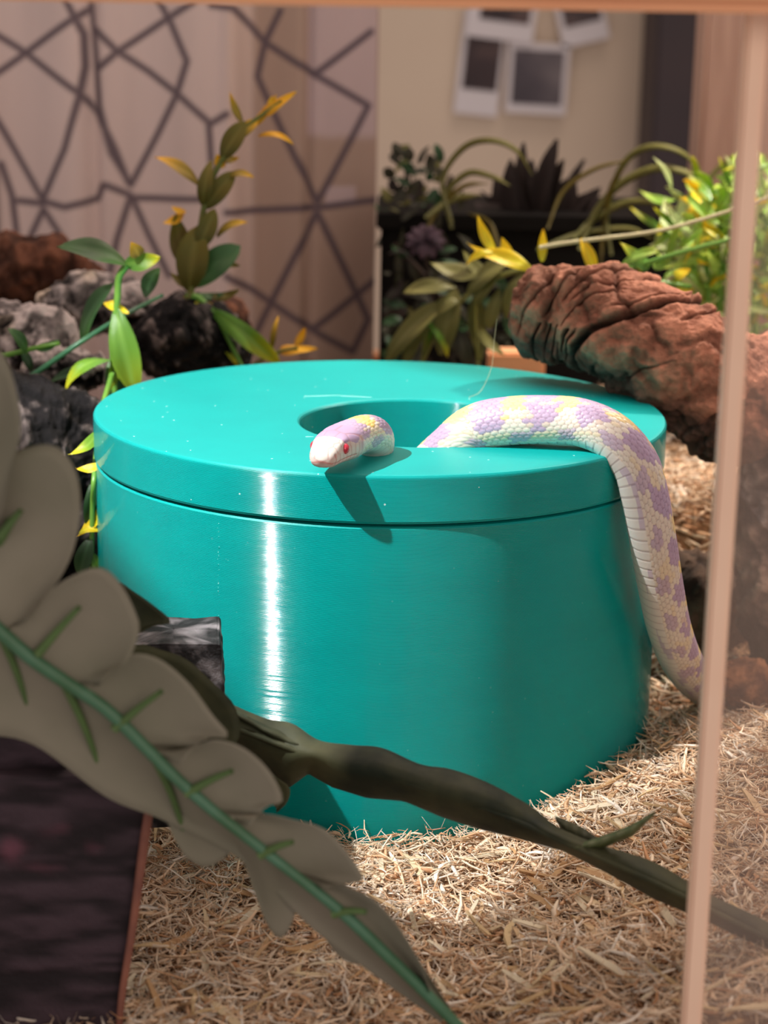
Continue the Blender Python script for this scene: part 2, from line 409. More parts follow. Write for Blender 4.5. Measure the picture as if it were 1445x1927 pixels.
# right glass pane with its pale edge strip
GY = -0.205
xe = at(1362, 963, GY).x
t = NT('glass'); gl = t.n('ShaderNodeBsdfGlossy'); gl.inputs['Roughness'].default_value = 0.03; gl.inputs[0].default_value = (1, 1, 1, 1)
tr = t.n('ShaderNodeBsdfTransparent'); df = t.n('ShaderNodeBsdfDiffuse'); df.inputs[0].default_value = (*lin((240, 214, 198)), 1)
m1 = t.n('ShaderNodeMixShader'); m1.inputs[0].default_value = 0.10; m2 = t.n('ShaderNodeMixShader'); fr = t.n('ShaderNodeFresnel'); fr.inputs[0].default_value = 1.25
t.l(tr.outputs[0], m1.inputs[1]); t.l(df.outputs[0], m1.inputs[2]); t.l(fr.outputs[0], m2.inputs[0]); t.l(m1.outputs[0], m2.inputs[1]); t.l(gl.outputs[0], m2.inputs[2]); t.l(m2.outputs[0], t.o.inputs[0])
M['glass'] = t.m
o = box('window_1', xe+0.0015, 0.34, GY-0.0004, GY+0.0004, -0.014, zr+0.01, M['glass']); tag(o, kind='structure'); win = o
M['edge'] = simple('edge_strip', (250, 216, 190), 0.4, (244, 206, 180), 30)
o = box('edge_strip', xe-0.0018, xe+0.0018, GY-0.002, GY+0.002, -0.014, zr+0.01, M['edge'], win, bevel=0.0006); tag(o, 'pale beige edge strip of the glass pane')

# room beyond
o = box('wall_back', -2.2, 2.2, 1.30, 1.34, -1.0, 1.4, M['wall']); tag(o, kind='structure')
a = at(1228, 100, 1.22); b = at(1306, 100, 1.22)
droot = box('door_1', a.x, b.x, 1.20, 1.298, -1.0, 1.4, M['dark_frame'], bevel=0.003); tag(droot, 'dark brown door frame standing before the room wall', kind='structure')

# curtain with printed geometric lines
def curtain():
    Yc = 0.40; nu, nv = 420, 260
    x1 = at(708, 350, Yc).x; x0 = at(-330, 350, Yc).x; z0 = -0.012; z1 = at(300, -60, Yc).z
    xs = np.linspace(x0, x1, nu); zs = np.linspace(z0, z1, nv); X, Z = np.meshgrid(xs, zs, indexing='ij')
    seg = [[(-20,130),(95,200),(-20,280)],[(95,200),(340,30)],[(95,200),(300,350),(370,430),(430,560),(480,690)],[(255,0),(315,130),(320,250),(300,370),(250,560),(165,750)],
     [(-60,380),(0,480),(80,620),(165,760)],[(165,760),(250,780),(370,750),(390,700)],[(165,790),(110,900),(80,1000)],[(165,790),(260,920),(330,1010)],[(340,0),(360,200),(375,400),(420,580),(490,700)],
     [(360,110),(440,195),(370,260)],[(440,195),(730,10)],[(440,195),(560,270),(670,350),(790,460)],[(600,0),(650,90),(710,230),(670,360),(600,500),(490,700)],[(790,460),(800,620),(770,740)],[(790,470),(860,430)],
     [(490,740),(440,900),(400,1100)],[(490,740),(560,890),(640,1040)],[(490,750),(770,750)],[(490,740),(400,700)],[(800,20),(880,30),(1000,160),(1190,280),(1390,400)],[(1000,160),(1060,40)],
     [(1000,160),(970,290),(1060,480),(1200,760)],[(1190,280),(1400,120)],[(1390,400),(1200,760)],[(1200,780),(1000,795),(860,800)],[(1200,780),(1445,755)],[(1200,800),(950,1290)],[(1200,800),(1390,1210),(1330,1330)],
     [(860,1040),(1000,1130),(1180,1240),(1330,1330)],[(1180,1240),(1445,1040)],[(60,760),(165,770)],[(0,620),(40,740),(60,900)],
     [(-180,60),(-20,130)],[(-20,280),(-240,420),(-60,380)],[(-240,420),(-300,800),(0,900)],[(-300,60),(-180,60),(-240,420)]]
    D = np.full(X.shape, 9.0)
    for pl in seg:
        P = [at(p[0]/2.007, p[1]/2.007, Yc) for p in pl]
        for p, q in zip(P[:-1], P[1:]):
            ax, az, bx, bz = p.x, p.z, q.x, q.z; dx, dz = bx-ax, bz-az; L2 = dx*dx+dz*dz+1e-12
            tt = np.clip(((X-ax)*dx+(Z-az)*dz)/L2, 0, 1); D = np.minimum(D, np.hypot(X-ax-tt*dx, Z-az-tt*dz))
    px = 722.5+(X-CAM.x)/ps(Yc)
    py_ = np.interp(Z, [at(350, 600, Yc).z, at(350, 50, Yc).z], [600, 50])
    fold = 0.004*np.sin(px/34.0)+0.006*np.exp(-((px-190)/16)**2)-0.006*np.exp(-((px-440)/20)**2)+0.004*np.exp(-((px-575)/10)**2)
    Ym = Yc+fold
    nz = fbm(np.stack([px/60, Z*8, X*0], -1), 3)
    base = np.zeros(X.shape+(3,)); c1 = np.array(lin((214, 198, 196))); c2 = np.array(lin((172, 150, 138))); c3 = np.array(lin((210, 188, 178))); c4 = np.array(lin((196, 178, 182)))
    k = sstep(455, 485, px)[..., None]; base = c1*(1-k)+c2*k
    k = (sstep(425, 440, px)*(1-sstep(462, 476, px)))[..., None]*0.8; base = base*(1-k)+c3*k
    k = (sstep(568, 576, px)*(1-sstep(692, 698, px))*(1-sstep(238, 262, py_+nz*10)))[..., None]*0.85; base = base*(1-k)+c4*k  # pale lilac patches, here and below: light painted into the cloth colour
    k = (sstep(604, 610, px)*(1-sstep(656, 664, px))*sstep(336, 342, py_)*(1-sstep(370, 380, py_)))[..., None]*0.9; base = base*(1-k)+c4*k
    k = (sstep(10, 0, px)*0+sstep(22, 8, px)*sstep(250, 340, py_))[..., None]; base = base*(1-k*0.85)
    base = base*(1+0.10*nz[..., None])
    lc = np.array(lin((86, 76, 88))); w = 0.0015
    k = (1-sstep(w*0.4, w*1.8, D))[..., None]*0.9; base = base*(1-k)+lc*k
    me = npmesh('curtain', np.stack([X.ravel(), Ym.ravel(), Z.ravel()], 1), gridq(nu, nv)); setcol(me, base.reshape(-1, 3))
    o = link('curtain', me, attrmat('curtain_cloth', 0.85, 0.2)); md = o.modifiers.new('thick', 'SOLIDIFY'); md.thickness = 0.0006; md.offset = 1
    tag(o, 'pinkish beige curtain printed with dark geometric lines behind the plants', 'curtain')
curtain()
# instant photographs pinned to the room wall
M['paper'] = simple('photo_paper', (222, 214, 216), 0.6)
def picmat(i, a, b, c):
    t = NT('photo_print_%d' % i); t.l(t.ramp(t.noise((9, 7, 12, 10)[i], 3), [(0.30, a), (0.5, b), (0.72, c)]), t.b.inputs['Base Color']); t.b.inputs['Roughness'].default_value = 0.4; return t.m
def polaroid(cx, cy, w, h, ang, pic, i, label, yo=0.0):
    Yw = 1.295-yo; c = at(cx, cy, Yw); s = ps(Yw); W2, H2 = w*s/2, h*s/2
    root = empty('instant_photo', c); tag(root, label, 'photo', 'instant photos pinned to the room wall')
    R = Matrix.Rotation(math.radians(ang), 3, 'Y')
    def q(nm, x0, x1, z0, z1, y0, y1, mat):
        V = [c+R@Vector((x, y, z)) for x in (x0, x1) for y in (y0, y1) for z in (z0, z1)]
        Fc = [(0, 1, 3, 2), (4, 6, 7, 5), (0, 4, 5, 1), (2, 3, 7, 6), (0, 2, 6, 4), (1, 5, 7, 3)]
        return link(nm, mesh(nm, V, Fc), mat, root, smooth=False)
    q('paper', -W2, W2, -H2, H2, -0.001, 0.0, M['paper'])
    l, rr, tp, bt = pic; q('picture', -W2+l*s, W2-rr*s, -H2+bt*s, H2-tp*s, -0.0016, -0.001, picmat(i, *[(34, 24, 30), (58, 42, 46), (140, 112, 104)] if i != 1 else [(40, 36, 46), (76, 68, 76), (150, 138, 138)]))
polaroid(905, 118, 78, 182, 5, (10, 6, 10, 44), 0, 'tall instant photo with a dark picture on the room wall, left of the square one')
polaroid(1011, 148, 108, 122, 2, (9, 9, 12, 16), 1, 'square instant photo with a grey picture, lowest on the room wall', 0.003)
polaroid(945, 20, 120, 100, 6, (22, 10, 10, 32), 2, 'instant photo cut off by the top rail, above the tall photo', 0.006)
polaroid(1092, 22, 84, 110, -14, (10, 8, 8, 34), 3, 'tilted instant photo cut off by the top rail, at the right', 0.003)

# ================================================================== DRUM HIDE
T = 0.0962; LR = 0.0798; BR = 0.0793; SEAM = 0.0837
HC = (0.0100, -0.0155); HR = 0.0318
def drum_mat(name, top=False):
    t = NT(name); t.b.inputs['Roughness'].default_value = 0.12; t.b.inputs['Specular IOR Level'].default_value = 0.30
    c = t.ramp(t.noise(38, 3, stretch=(1, 1, 3)), [(0.25, (0, 156, 154)), (0.75, (0, 165, 161))])
    tc = t.n('ShaderNodeTexCoord'); sx = t.n('ShaderNodeSeparateXYZ'); t.l(tc.outputs['Object'], sx.inputs[0])
    vo = t.n('ShaderNodeTexVoronoi'); vo.inputs['Scale'].default_value = 190; t.l(tc.outputs['Object'], vo.inputs[0])
    speck = t.math('LESS_THAN', vo.outputs['Distance'], 0.055)
    mix = t.n('ShaderNodeMix', data_type='RGBA'); t.l(t.math('MULTIPLY', speck, 0.8 if top else 0.06), mix.inputs[0]); t.l(c, mix.inputs[6]); mix.inputs[7].default_value = (0.55, 0.85, 0.82, 1)
    t.l(mix.outputs[2], t.b.inputs['Base Color'])
    ge = t.n('ShaderNodeNewGeometry'); sn = t.n('ShaderNodeSeparateXYZ'); t.l(ge.outputs['Normal'], sn.inputs[0])
    # horizontal print layers: the normal of the wall swings up and down once per layer
    ph = t.math('MULTIPLY', sx.outputs[2], 2*PI/0.00024)
    nz = t.noise(900, 2, stretch=(1, 1, 0.05))
    zn = t.noise(260, 3, 0.7, stretch=(0.12, 0.12, 5))
    ang = t.math('MULTIPLY', t.math('SINE', ph), t.math('MULTIPLY_ADD', zn, 0.7, 0.6))
    side = t.math('SUBTRACT', 1.0, t.math('ABSOLUTE', sn.outputs[2]))
    ang = t.math('MULTIPLY', ang, side)
    # small sideways wobble of the wall
    w1 = t.math('MULTIPLY', t.math('SUBTRACT', t.noise(500, 2, stretch=(1, 1, 5)), 0.5), t.math('MULTIPLY', side, 0.05))
    t.l(t.math('MULTIPLY_ADD', side, -0.36, 0.48), t.b.inputs['Roughness'])
    cb = t.n('ShaderNodeCombineXYZ'); t.l(w1, cb.inputs[0]); t.l(ang, cb.inputs[2])
    ad = t.n('ShaderNodeVectorMath', operation='ADD'); t.l(ge.outputs['Normal'], ad.inputs[0]); t.l(cb.outputs[0], ad.inputs[1])
    no = t.n('ShaderNodeVectorMath', operation='NORMALIZE'); t.l(ad.outputs[0], no.inputs[0])
    t.l(no.outputs[0], t.b.inputs['Normal'])
    return t.m
M['drum'] = drum_mat('teal_print'); M['drum_top'] = drum_mat('teal_print_lid', True)
def lathe_ring(name, outer, inner_c, inner, mat, parent, n=180):
    """closed profile: outer list of (r,z) about the axis, then inner list of (r,z) about inner_c"""
    V = []; prof = [(r_, z, 0, 0) for r_, z in outer]+[(r_, z, inner_c[0], inner_c[1]) for r_, z in inner]
    k = len(prof)
    for i in range(n):
        a = 2*PI*i/n
        for r_, z, cx, cy in prof: V.append((cx+r_*math.cos(a), cy+r_*math.sin(a), z))
    me = mesh(name, V, [tuple(q[::-1]) for q in gridq(n, k, True, True)])
    import bmesh
    bm = bmesh.new(); bm.from_mesh(me); bmesh.ops.recalc_face_normals(bm, faces=bm.faces[:]); bm.to_mesh(me); bm.free()
    o = link(name, me, mat, parent)
    md = o.modifiers.new('split', 'EDGE_SPLIT'); md.split_angle = math.radians(28)
    return o
hide = empty('snake_hide', (0, 0, -0.002)); tag(hide, 'round turquoise plastic snake hide with a hole in its lid', 'hide')
ZB = -0.004
lathe_ring('base', [(BR-0.002, ZB), (BR-0.0006, ZB+0.0006), (BR, ZB+0.002), (BR, 0.02), (BR, 0.05), (BR, SEAM-0.0016), (BR, SEAM-0.0010), (BR-0.0004, SEAM-0.0006), (BR-0.0016, SEAM-0.0004), (BR-0.0032, SEAM-0.0004), (BR-0.0032, ZB+0.004), (0.02, ZB+0.004)], (0, 0), [(0.01, ZB+0.004), (0.01, ZB)], M['drum'], hide)
lathe_ring('lid', [(LR-0.0018, SEAM), (LR-0.0004, SEAM+0.0003), (LR, SEAM+0.0010), (LR, SEAM+0.0014), (LR, T-0.0012), (LR, T-0.0008), (LR-0.0002, T-0.0004), (LR-0.0005, T-0.0001), (LR-0.0009, T), (LR-0.0014, T)],
           HC, [(HR+0.0016, T), (HR+0.0008, T), (HR+0.0003, T-0.0003), (HR, T-0.0008), (HR, T-0.0014), (HR, SEAM-0.012), (HR+0.003, SEAM-0.012), (HR+0.003, SEAM+0.001), (HR+0.0045, SEAM)], M['drum_top'], hide)
# vertical layer-start seams: rows of tiny blobs on base and lid
def blobs(name, ang, z0, z1, Rr, parent, step=0.0011, rad=0.00022, seed=1, jit=0.0002):
    rr = random.Random(seed); V = []; Fc = []; z = z0
    while z < z1:
        a = ang+rr.uniform(-jit, jit)/Rr; c = Vector((Rr*math.sin(a), -Rr*math.cos(a), z)); n = Vector((math.sin(a), -math.cos(a), 0)); s = Vector((math.cos(a), math.sin(a), 0))
        r0 = rad*rr.uniform(0.5, 1.3); h = r0*rr.uniform(1.2, 2.4); b = len(V)
        for v in (n*r0*0.8, s*r0, -s*r0, Vector((0, 0, h)), Vector((0, 0, -h))): V.append(c+v)
        Fc += [(b, b+1, b+3), (b, b+3, b+2), (b, b+2, b+4), (b, b+4, b+1)]; z += step*rr.uniform(0.6, 1.5)
    o = link(name, mesh(name, V, Fc), M['drum'], parent); tag(o, kind='stuff'); return o
blobs('layer_seam', math.asin(-0.497), 0.01, SEAM-0.002, BR, hide)
for k, xx in enumerate((-0.47, -0.455, -0.44, -0.425, -0.41)): blobs('surface_bumps', math.asin(xx), 0.012, SEAM-0.003, BR-0.00008, hide, 0.0009, 0.00013, 20+k, 0.0005)
# fine pale scratches on the lid
M['scratch'] = simple('scratch', (170, 226, 222), 0.5)
for (x0, y0, x1, y1) in ((572, 746, 640, 744), (640, 745, 700, 748), (575, 822, 590, 822)):
    p, q = atz(x0, y0, T), atz(x1, y1, T); d = (q-p).normalized(); s = Vector((-d.y, d.x, 0))*0.00013
    V = [p-s+Vector((0, 0, -0.0001)), q-s*0.3+Vector((0, 0, -0.0001)), q+s*0.3+Vector((0, 0, .00008)), p+s+Vector((0, 0, .00008))]
    V += [v+Vector((0, 0, -0.0003)) for v in V]
    o = link('scratch', mesh('scratch', V, [(0, 1, 2, 3), (7, 6, 5, 4), (0, 4, 5, 1), (1, 5, 6, 2), (2, 6, 7, 3), (3, 7, 4, 0)]), M['scratch'], hide, smooth=False)
# a loose hair on the lid
tube('loose_fibre', [atz(882, 748, T+0.0002), atz(905, 735, T+0.002), at(925, 690, 0.02), at(930, 640, 0.02), at(935, 600, 0.02)], [0.00008, 0.00006], M['twig_pale'], None, 30, 5)
tag(bpy.data.objects['loose_fibre'], 'thin pale fibre standing on the turquoise lid behind the snake', 'fibre')

# ================================================================== SNAKE
def snake():
    A = lambda px, py, Y: np.array(at(px, py, Y))
    down = np.array([0, 0, -1.0])
    K = []   # (point, belly vector, radius)
    K.append((A(604, 868, -0.0866), down)); K.append((A(611, 859, -0.0833), down)); K.append((A(622, 848, -0.0790), down))
    K.append((A(640, 836, -0.0733), down)); K.append((A(664, 823, -0.0675), down)); K.append((A(689, 816, -0.0617), np.array([0, -0.2, -1])))
    K.append((A(703, 827, -0.0558), np.array([0, -0.6, -1])))
    K.append((np.array([-0.0022, -0.0482, 0.0920]), np.array([0, -1.0, -0.5]))); K.append((np.array([-0.002, -0.0400, 0.0800]), np.array([0, -1, 0])))
    K.append((np.array([-0.004, -0.034, 0.062]), np.array([0, -1, 0])))
    K.append((np.array([-0.012, -0.028, 0.042]), np.array([0, -1, -1]))); K.append((np.array([-0.030, -0.005, 0.020]), down))
    K.append((np.array([-0.010, 0.030, 0.014]), down)); K.append((np.array([0.030, 0.020, 0.018]), down)); K.append((np.array([0.032, -0.012, 0.035]), np.array([0, -1, -1])))
    K.append((np.array([0.012, -0.026, 0.060]), np.array([0.4, -1, 0])))
    K.append((np.array([0.0115, -0.0330, 0.082]), np.array([0.6, -1, -0.2])))
    K.append((A(858, 838, -0.0400), np.array([0.5, -0.6, -1])))
    K.append((A(900, 806, -0.0410), np.array([0.1, 0.25, -1])))
    K.append((A(955, 794, -0.0425), np.array([0.1, 0.25, -1])))
    K.append((A(1020, 791, -0.0440), np.array([0.1, 0.25, -1])))
    K.append((A(1090, 796, -0.0460), np.array([-0.2, 0.1, -1])))
    K.append((A(1150, 822, -0.0500), np.array([-0.8, -0.2, -1])))
    K.append((A(1193, 872, -0.0530), np.array([-1, -0.35, -0.6])))
    K.append((A(1212, 935, -0.0550), np.array([-1, -0.35, -0.1])))
    K.append((A(1226, 1010, -0.0545), np.array([-1, -0.4, 0])))
    K.append((A(1241, 1100, -0.0490), np.array([-1, -0.5, 0])))
    K.append((A(1259, 1185, -0.0400), np.array([-1, -0.6, -0.2])))
    K.append((A(1287, 1252, -0.0250), np.array([-0.8, -0.5, -0.7])))
    K.append((A(1330, 1296, -0.0060), np.array([-0.3, -0.1, -1])))
    K.append((A(1395, 1310, 0.0120), down)); K.append((A(1470, 1300, 0.0260), down)); K.append((A(1560, 1290, 0.030), down)); K.append((A(1700, 1300, 0.028), down))
    P = np.array([k[0] for k in K]); Bv = np.array([k[1] for k in K]); Bv /= np.linalg.norm(Bv, axis=1)[:, None]
    C = catmull(P, 4000); Bc = catmull(Bv, 4000)
    s = np.concatenate([[0], np.cumsum(np.linalg.norm(np.diff(C, axis=0), axis=1))]); L = s[-1]
    ns = int(L/0.00026); S = np.linspace(0, L, ns)
    # finer start for the snout
    S = np.concatenate([np.linspace(0, 0.003, 30)[:-1]**1.0, np.linspace(0.003, L, ns)]); ns = len(S)
    C = np.stack([np.interp(S, s, C[:, i]) for i in range(3)], 1); Bc = np.stack([np.interp(S, s, Bc[:, i]) for i in range(3)], 1)
    T_ = np.gradient(C, S, axis=0); 
    for _ in range(3): T_[1:-1] = (T_[:-2]+T_[1:-1]*2+T_[2:])/4
    T_ /= np.linalg.norm(T_, axis=1)[:, None]
    Bc -= T_*(Bc*T_).sum(1)[:, None]; Bc /= np.linalg.norm(Bc, axis=1)[:, None]; Sd = np.cross(T_, Bc)
    nt = 152; TH = np.arange(nt)/nt*2*PI        # 0 = belly centre
    sw = [0, .0003, .0010, .0022, .0040, .0065, .0090, .0120, .0150, .0185, .0220, .028, .05, .09, .22, .30, L-0.05, L]
    hw = [.0006, .0020, .0028, .0034, .0038, .0043, .0048, .0053, .0056, .0053, .0050, .0050, .0058, .0067, .0071, .0070, .0058, .0042]
    up = [.0004, .0013, .0020, .0026, .0032, .0038, .0042, .0043, .0044, .0045, .0046, .0048, .0056, .0065, .0069, .0068, .0055, .0040]
    dn = [.0004, .0014, .0020, .0024, .0027, .0030, .0032, .0036, .0040, .0044, .0046, .0048, .0055, .0061, .0064, .0063, .0052, .0040]
    Wd = np.interp(S, sw, hw); U = np.interp(S, sw, up); Dn = np.interp(S, sw, dn)
    def sm(a, n=6):
        for _ in range(n): a[1:-1] = (a[:-2]+2*a[1:-1]+a[2:])/4
        return a
    Wd = sm(Wd); U = sm(U); Dn = sm(Dn)
    S2, TT = np.meshgrid(S, TH, indexing='ij')
    hd = 1-sstep(0.014, 0.022, S2)             # 1 on the head
    cs, sn = np.cos(TT), np.sin(TT)
    e = 1-0.22*hd                               # slightly boxy head
    cx = np.sign(sn)*np.abs(sn)**e; cy = np.sign(cs)*np.abs(cs)**e
    vert = np.where(cs > 0, Dn[:, None], U[:, None])
    lx = cx*Wd[:, None]; ly = cy*vert
    # scales --------------------------------------------------------------
    thd = np.abs(((TT-PI+PI) % (2*PI))-PI)      # |angle from back|, 0..pi
    thd = np.abs(TT-PI)
    BEL = math.radians(132)                     # beyond: belly plates
    rows = 25; rw = 2*BEL/rows; pl = 0.00205
    a = (TT-PI)/rw; r0 = np.round(a); best = np.full(TT.shape, 9.0); sec = best.copy(); ci = np.zeros(TT.shape); cj = ci.copy()
    for dr in (-1, 0, 1):
        rr_ = r0+dr; offs = (np.mod(rr_, 2))*0.5
        b = S2/pl-offs; c0 = np.round(b)
        for dc in (-1, 0, 1):
            cc = c0+dc; d = np.hypot((a-rr_)*1.0, (b-cc)*0.95*2*0.62+0*(a))
            nb = d < best; sec = np.where(nb, best, np.minimum(sec, d)); ci = np.where(nb, rr_, ci); cj = np.where(nb, cc+offs, cj); best = np.where(nb, d, best)
    edge = sec-best
    hgt = sstep(0.0, 0.34, edge)
    bel = thd > BEL*0.985
    pv = 0.0026; fb = S2/pv; fr_ = fb-np.floor(fb)
    hb = sstep(0, 0.16, fr_)*(0.8+0.2*fr_)
    edb = np.minimum(fr_, 1-fr_)
    hgt = np.where(bel, hb, hgt)
    body = 1-hd
    # head shields: coarse voronoi in head plan view
    hp = [(0.0016, 0.0), (0.0036, 0.0011), (0.0036, -0.0011), (0.0054, 0.0014), (0.0054, -0.0014), (0.0086, 0.0), (0.0083, 0.0031), (0.0083, -0.0031), (0.0125, 0.0020), (0.0125, -0.0020), (0.0040, 0.0034), (0.0040, -0.0034), (0.0062, 0.0046), (0.0062, -0.0046), (0.0110, 0.0052), (0.0110, -0.0052), (0.0022, 0.0028), (0.0022, -0.0028)]
    h1 = np.full(TT.shape, 9.0); h2 = h1.copy()
    for (hs, hx) in hp:
        d = np.hypot(S2-hs, (lx-hx)+(0.3*ly*0)); n1 = d < h1; h2 = np.where(n1, h1, np.minimum(h2, d)); h1 = np.where(n1, d, h1)
    hedge = h2-h1; topm = (thd < 1.35)
    # lip scales on sides
    lipf = (S2/0.0019) % 1.0; lipe = np.minimum(lipf, 1-lipf)
    hh = np.where(topm, sstep(0, 0.0005, hedge), sstep(0.0, 0.12, lipe))
    mouth = np.exp(-((ly-Dn[:, None]*0.42)/0.00022)**2)*(S2 < 0.0125)*(cs > 0)
    disp = (hgt-1)*0.00016*body+(hh-1)*0.00009*hd-mouth*0.00022*hd*sstep(0.0008, 0.002, S2)
    # brow and cheek hollows
    eye_s, eye_r = 0.0074, 0.00140
    sock = np.exp(-(((S2-eye_s)/0.0015)**2+((thd-1.38)/0.34)**2)*1.1)
    disp -= sock*0.0005*hd
    disp += 0.00022*np.exp(-(((S2-0.0070)/0.0026)**2+((thd-0.85)/0.22)**2))*hd
    nos = np.exp(-(((S2-0.0019)/0.00030)**2+((thd-1.30)/0.16)**2)); disp -= nos*0.0003
    nx = cs; ox = lx+sn*disp; oy = ly+cs*disp
    V = C[:, None, :]+Sd[:, None, :]*ox[..., None]+Bc[:, None, :]*oy[..., None]
    # colour ---------------------------------------------------------------
    cream = np.array(lin((222, 213, 200))); white = np.array(lin((226, 221, 214))); lav = np.array(lin((178, 156, 188))); yel = np.array(lin((228, 200, 122))); pink = np.array(lin((226, 190, 182)))
    scale_s = cj*pl; scale_t = np.abs(ci)*rw
    jit = fbm(np.stack([cj*0.31+ci*0.17, ci*0.53, cj*0.0+1], -1), 2)*1.0+vnoise(np.stack([cj*1.7, ci*1.9, cj*0], -1))*0.55
    per = 0.0128
    ph = ((scale_s+jit*0.0011)/per) % 1.0
    sad = (ph < 0.62) & (scale_t < 1.22+jit*0.30+0.35*np.sin(ph/0.62*PI))
    gap = (ph >= 0.62) & (scale_t < 0.80+jit*0.3)
    gap2 = (ph >= 0.62) & ~gap
    sideb = (((scale_s/per+0.30+0.06*jit) % 1.0) < 0.40) & (scale_t > 1.55) & (scale_t < 2.15+jit*0.25)
    yside = (vnoise(np.stack([cj*0.4, ci*0.8, cj*0+9], -1)) > 0.35) & (scale_t < 1.9)
    Cc = np.broadcast_to(cream, V.shape).copy()
    def put(m_, c, k=1.0): Cc[m_] = Cc[m_]*(1-k)+c*k
    put(yside, yel, 0.25); put(sideb, lav, 0.7); put(gap, yel, 0.72); put(sad, lav, 0.92); 
    put(sad & (vnoise(np.stack([cj*0.9, ci*0.9, cj*0+4], -1)) > 0.62), yel*0.5+white*0.5, 0.6)
    put(bel, white, 1.0); put(bel & (vnoise(np.stack([np.floor(fb)*0.6, TT*2.2, TT*0], -1)) > 0.45) & (thd < BEL+0.35), lav, 0.55)
    gr = (1-sstep(0.0, 0.20, np.where(bel, edb*1.5, edge)))[..., None]; Cc = Cc*(1-gr*0.34*np.array([0.8, 1.0, 0.92]))
    # head colour
    Hc = np.broadcast_to((white*0.55+pink*0.45)*0.88, V.shape).copy()
    snout = (S2 < 0.0069) & (thd < 1.15); Hc[snout] = white*0.86
    cap = (S2 > 0.0069) & (thd < 1.20-0.15*np.sin(S2*900)); Hc[cap] = lav*0.92
    neck = (S2 > 0.0185) & (S2 < 0.0235) & (thd < 0.9); Hc[neck] = yel
    chk = (thd > 1.45); Hc[chk] = (white*0.7+pink*0.3)*0.9
    sp_ = np.exp(-(((S2-0.0152)/0.0014)**2+((thd-1.5)/0.25)**2))[..., None]*0.7; Hc = Hc*(1-sp_)+np.array(lin((190, 140, 160)))*sp_
    ln = (1-np.where(topm, sstep(0, 0.00045, hedge), sstep(0, 0.14, lipe)))[..., None]*0.6; Hc = Hc*(1-ln)+np.array(lin((178, 122, 118)))*ln
    mo = np.clip(mouth+nos*1.1, 0, 1)[..., None]*0.75; Hc = Hc*(1-mo)+np.array(lin((196, 120, 112)))*mo
    so = np.clip(sock*1.3-0.35, 0, 1)[..., None]*0.5; Hc = Hc*(1-so)+np.array(lin((214, 160, 150)))*so
    k = sstep(0.0150, 0.0172, S2+0.0006*jit)[..., None]; Cc = Hc*(1-k)+Cc*k
    ny = (np.abs(scale_s-0.0235-0.0) < 0.0016) & (scale_t < 1.0) ; Cc[ny] = yel
    V = V.reshape(-1, 3); Cc = Cc.reshape(-1, 3); q = gridq(ns, nt, False, True)
    # close ends with tiny caps
    V = np.vstack([V, C[0]-T_[0]*0.0001, C[-1]]); Cc = np.vstack([Cc, Cc[0], Cc[-1]]); c0, c1 = len(V)-2, len(V)-1
    e1 = np.array([(c0, (k+1) % nt, k, k) for k in range(0)]).reshape(-1, 4)
    me = npmesh('snake', V, q)
    setcol(me, Cc)
    import bmesh
    bm = bmesh.new(); bm.from_mesh(me); bm.verts.ensure_lookup_table()
    for k in range(nt):
        bm.faces.new((bm.verts[c0], bm.verts[k], bm.verts[(k+1) % nt])); z_ = (ns-1)*nt
        bm.faces.new((bm.verts[c1], bm.verts[z_+(k+1) % nt], bm.verts[z_+k]))
    bmesh.ops.recalc_face_normals(bm, faces=bm.faces[:]); bm.to_mesh(me); bm.free()
    root = empty('snake', (float(C[60][0]), float(C[60][1]), T)); tag(root, 'pale lavender and cream snake with red eyes draped over the turquoise hide', 'snake')
    o = link('body', me, attrmat('snake_skin', 0.38, 0.45, sss=0.25), root)
    # eyes
    i = int(np.argmin(np.abs(S-eye_s))); 
    me_eye = NT('red_eye'); me_eye.b.inputs['Base Color'].default_value = (*lin((190, 44, 66)), 1); me_eye.b.inputs['Roughness'].default_value = 0.08; me_eye.b.inputs['Coat Weight'].default_value = 0.6
    mp = simple('pupil', (160, 26, 46), 0.1)
    for sg in (1, -1):
        th = PI+sg*1.36; j = int(round(th/(2*PI)*nt)) % nt
        c = np.array(V[i*nt+j]); nrm = Sd[i]*math.sin(th)*1.0+Bc[i]*math.cos(th); nrm /= np.linalg.norm(nrm); c = c-nrm*0.00035
        import bmesh
        def ball(nm, cen, rad, mat, par):
            b_ = bmesh.new(); bmesh.ops.create_uvsphere(b_, u_segments=24, v_segments=14, radius=rad); bmesh.ops.translate(b_, verts=b_.verts, vec=Vector(cen)); m_ = bpy.data.meshes.new(nm); b_.to_mesh(m_); b_.free(); return link(nm, m_, mat, par)
        eo = ball('eye', c, eye_r, me_eye.m, root); eo['label'] = 'glossy red eye'
        ball('pupil', c+nrm*0.00062-T_[i]*0.0001, 0.00070, mp, eo)
snake()

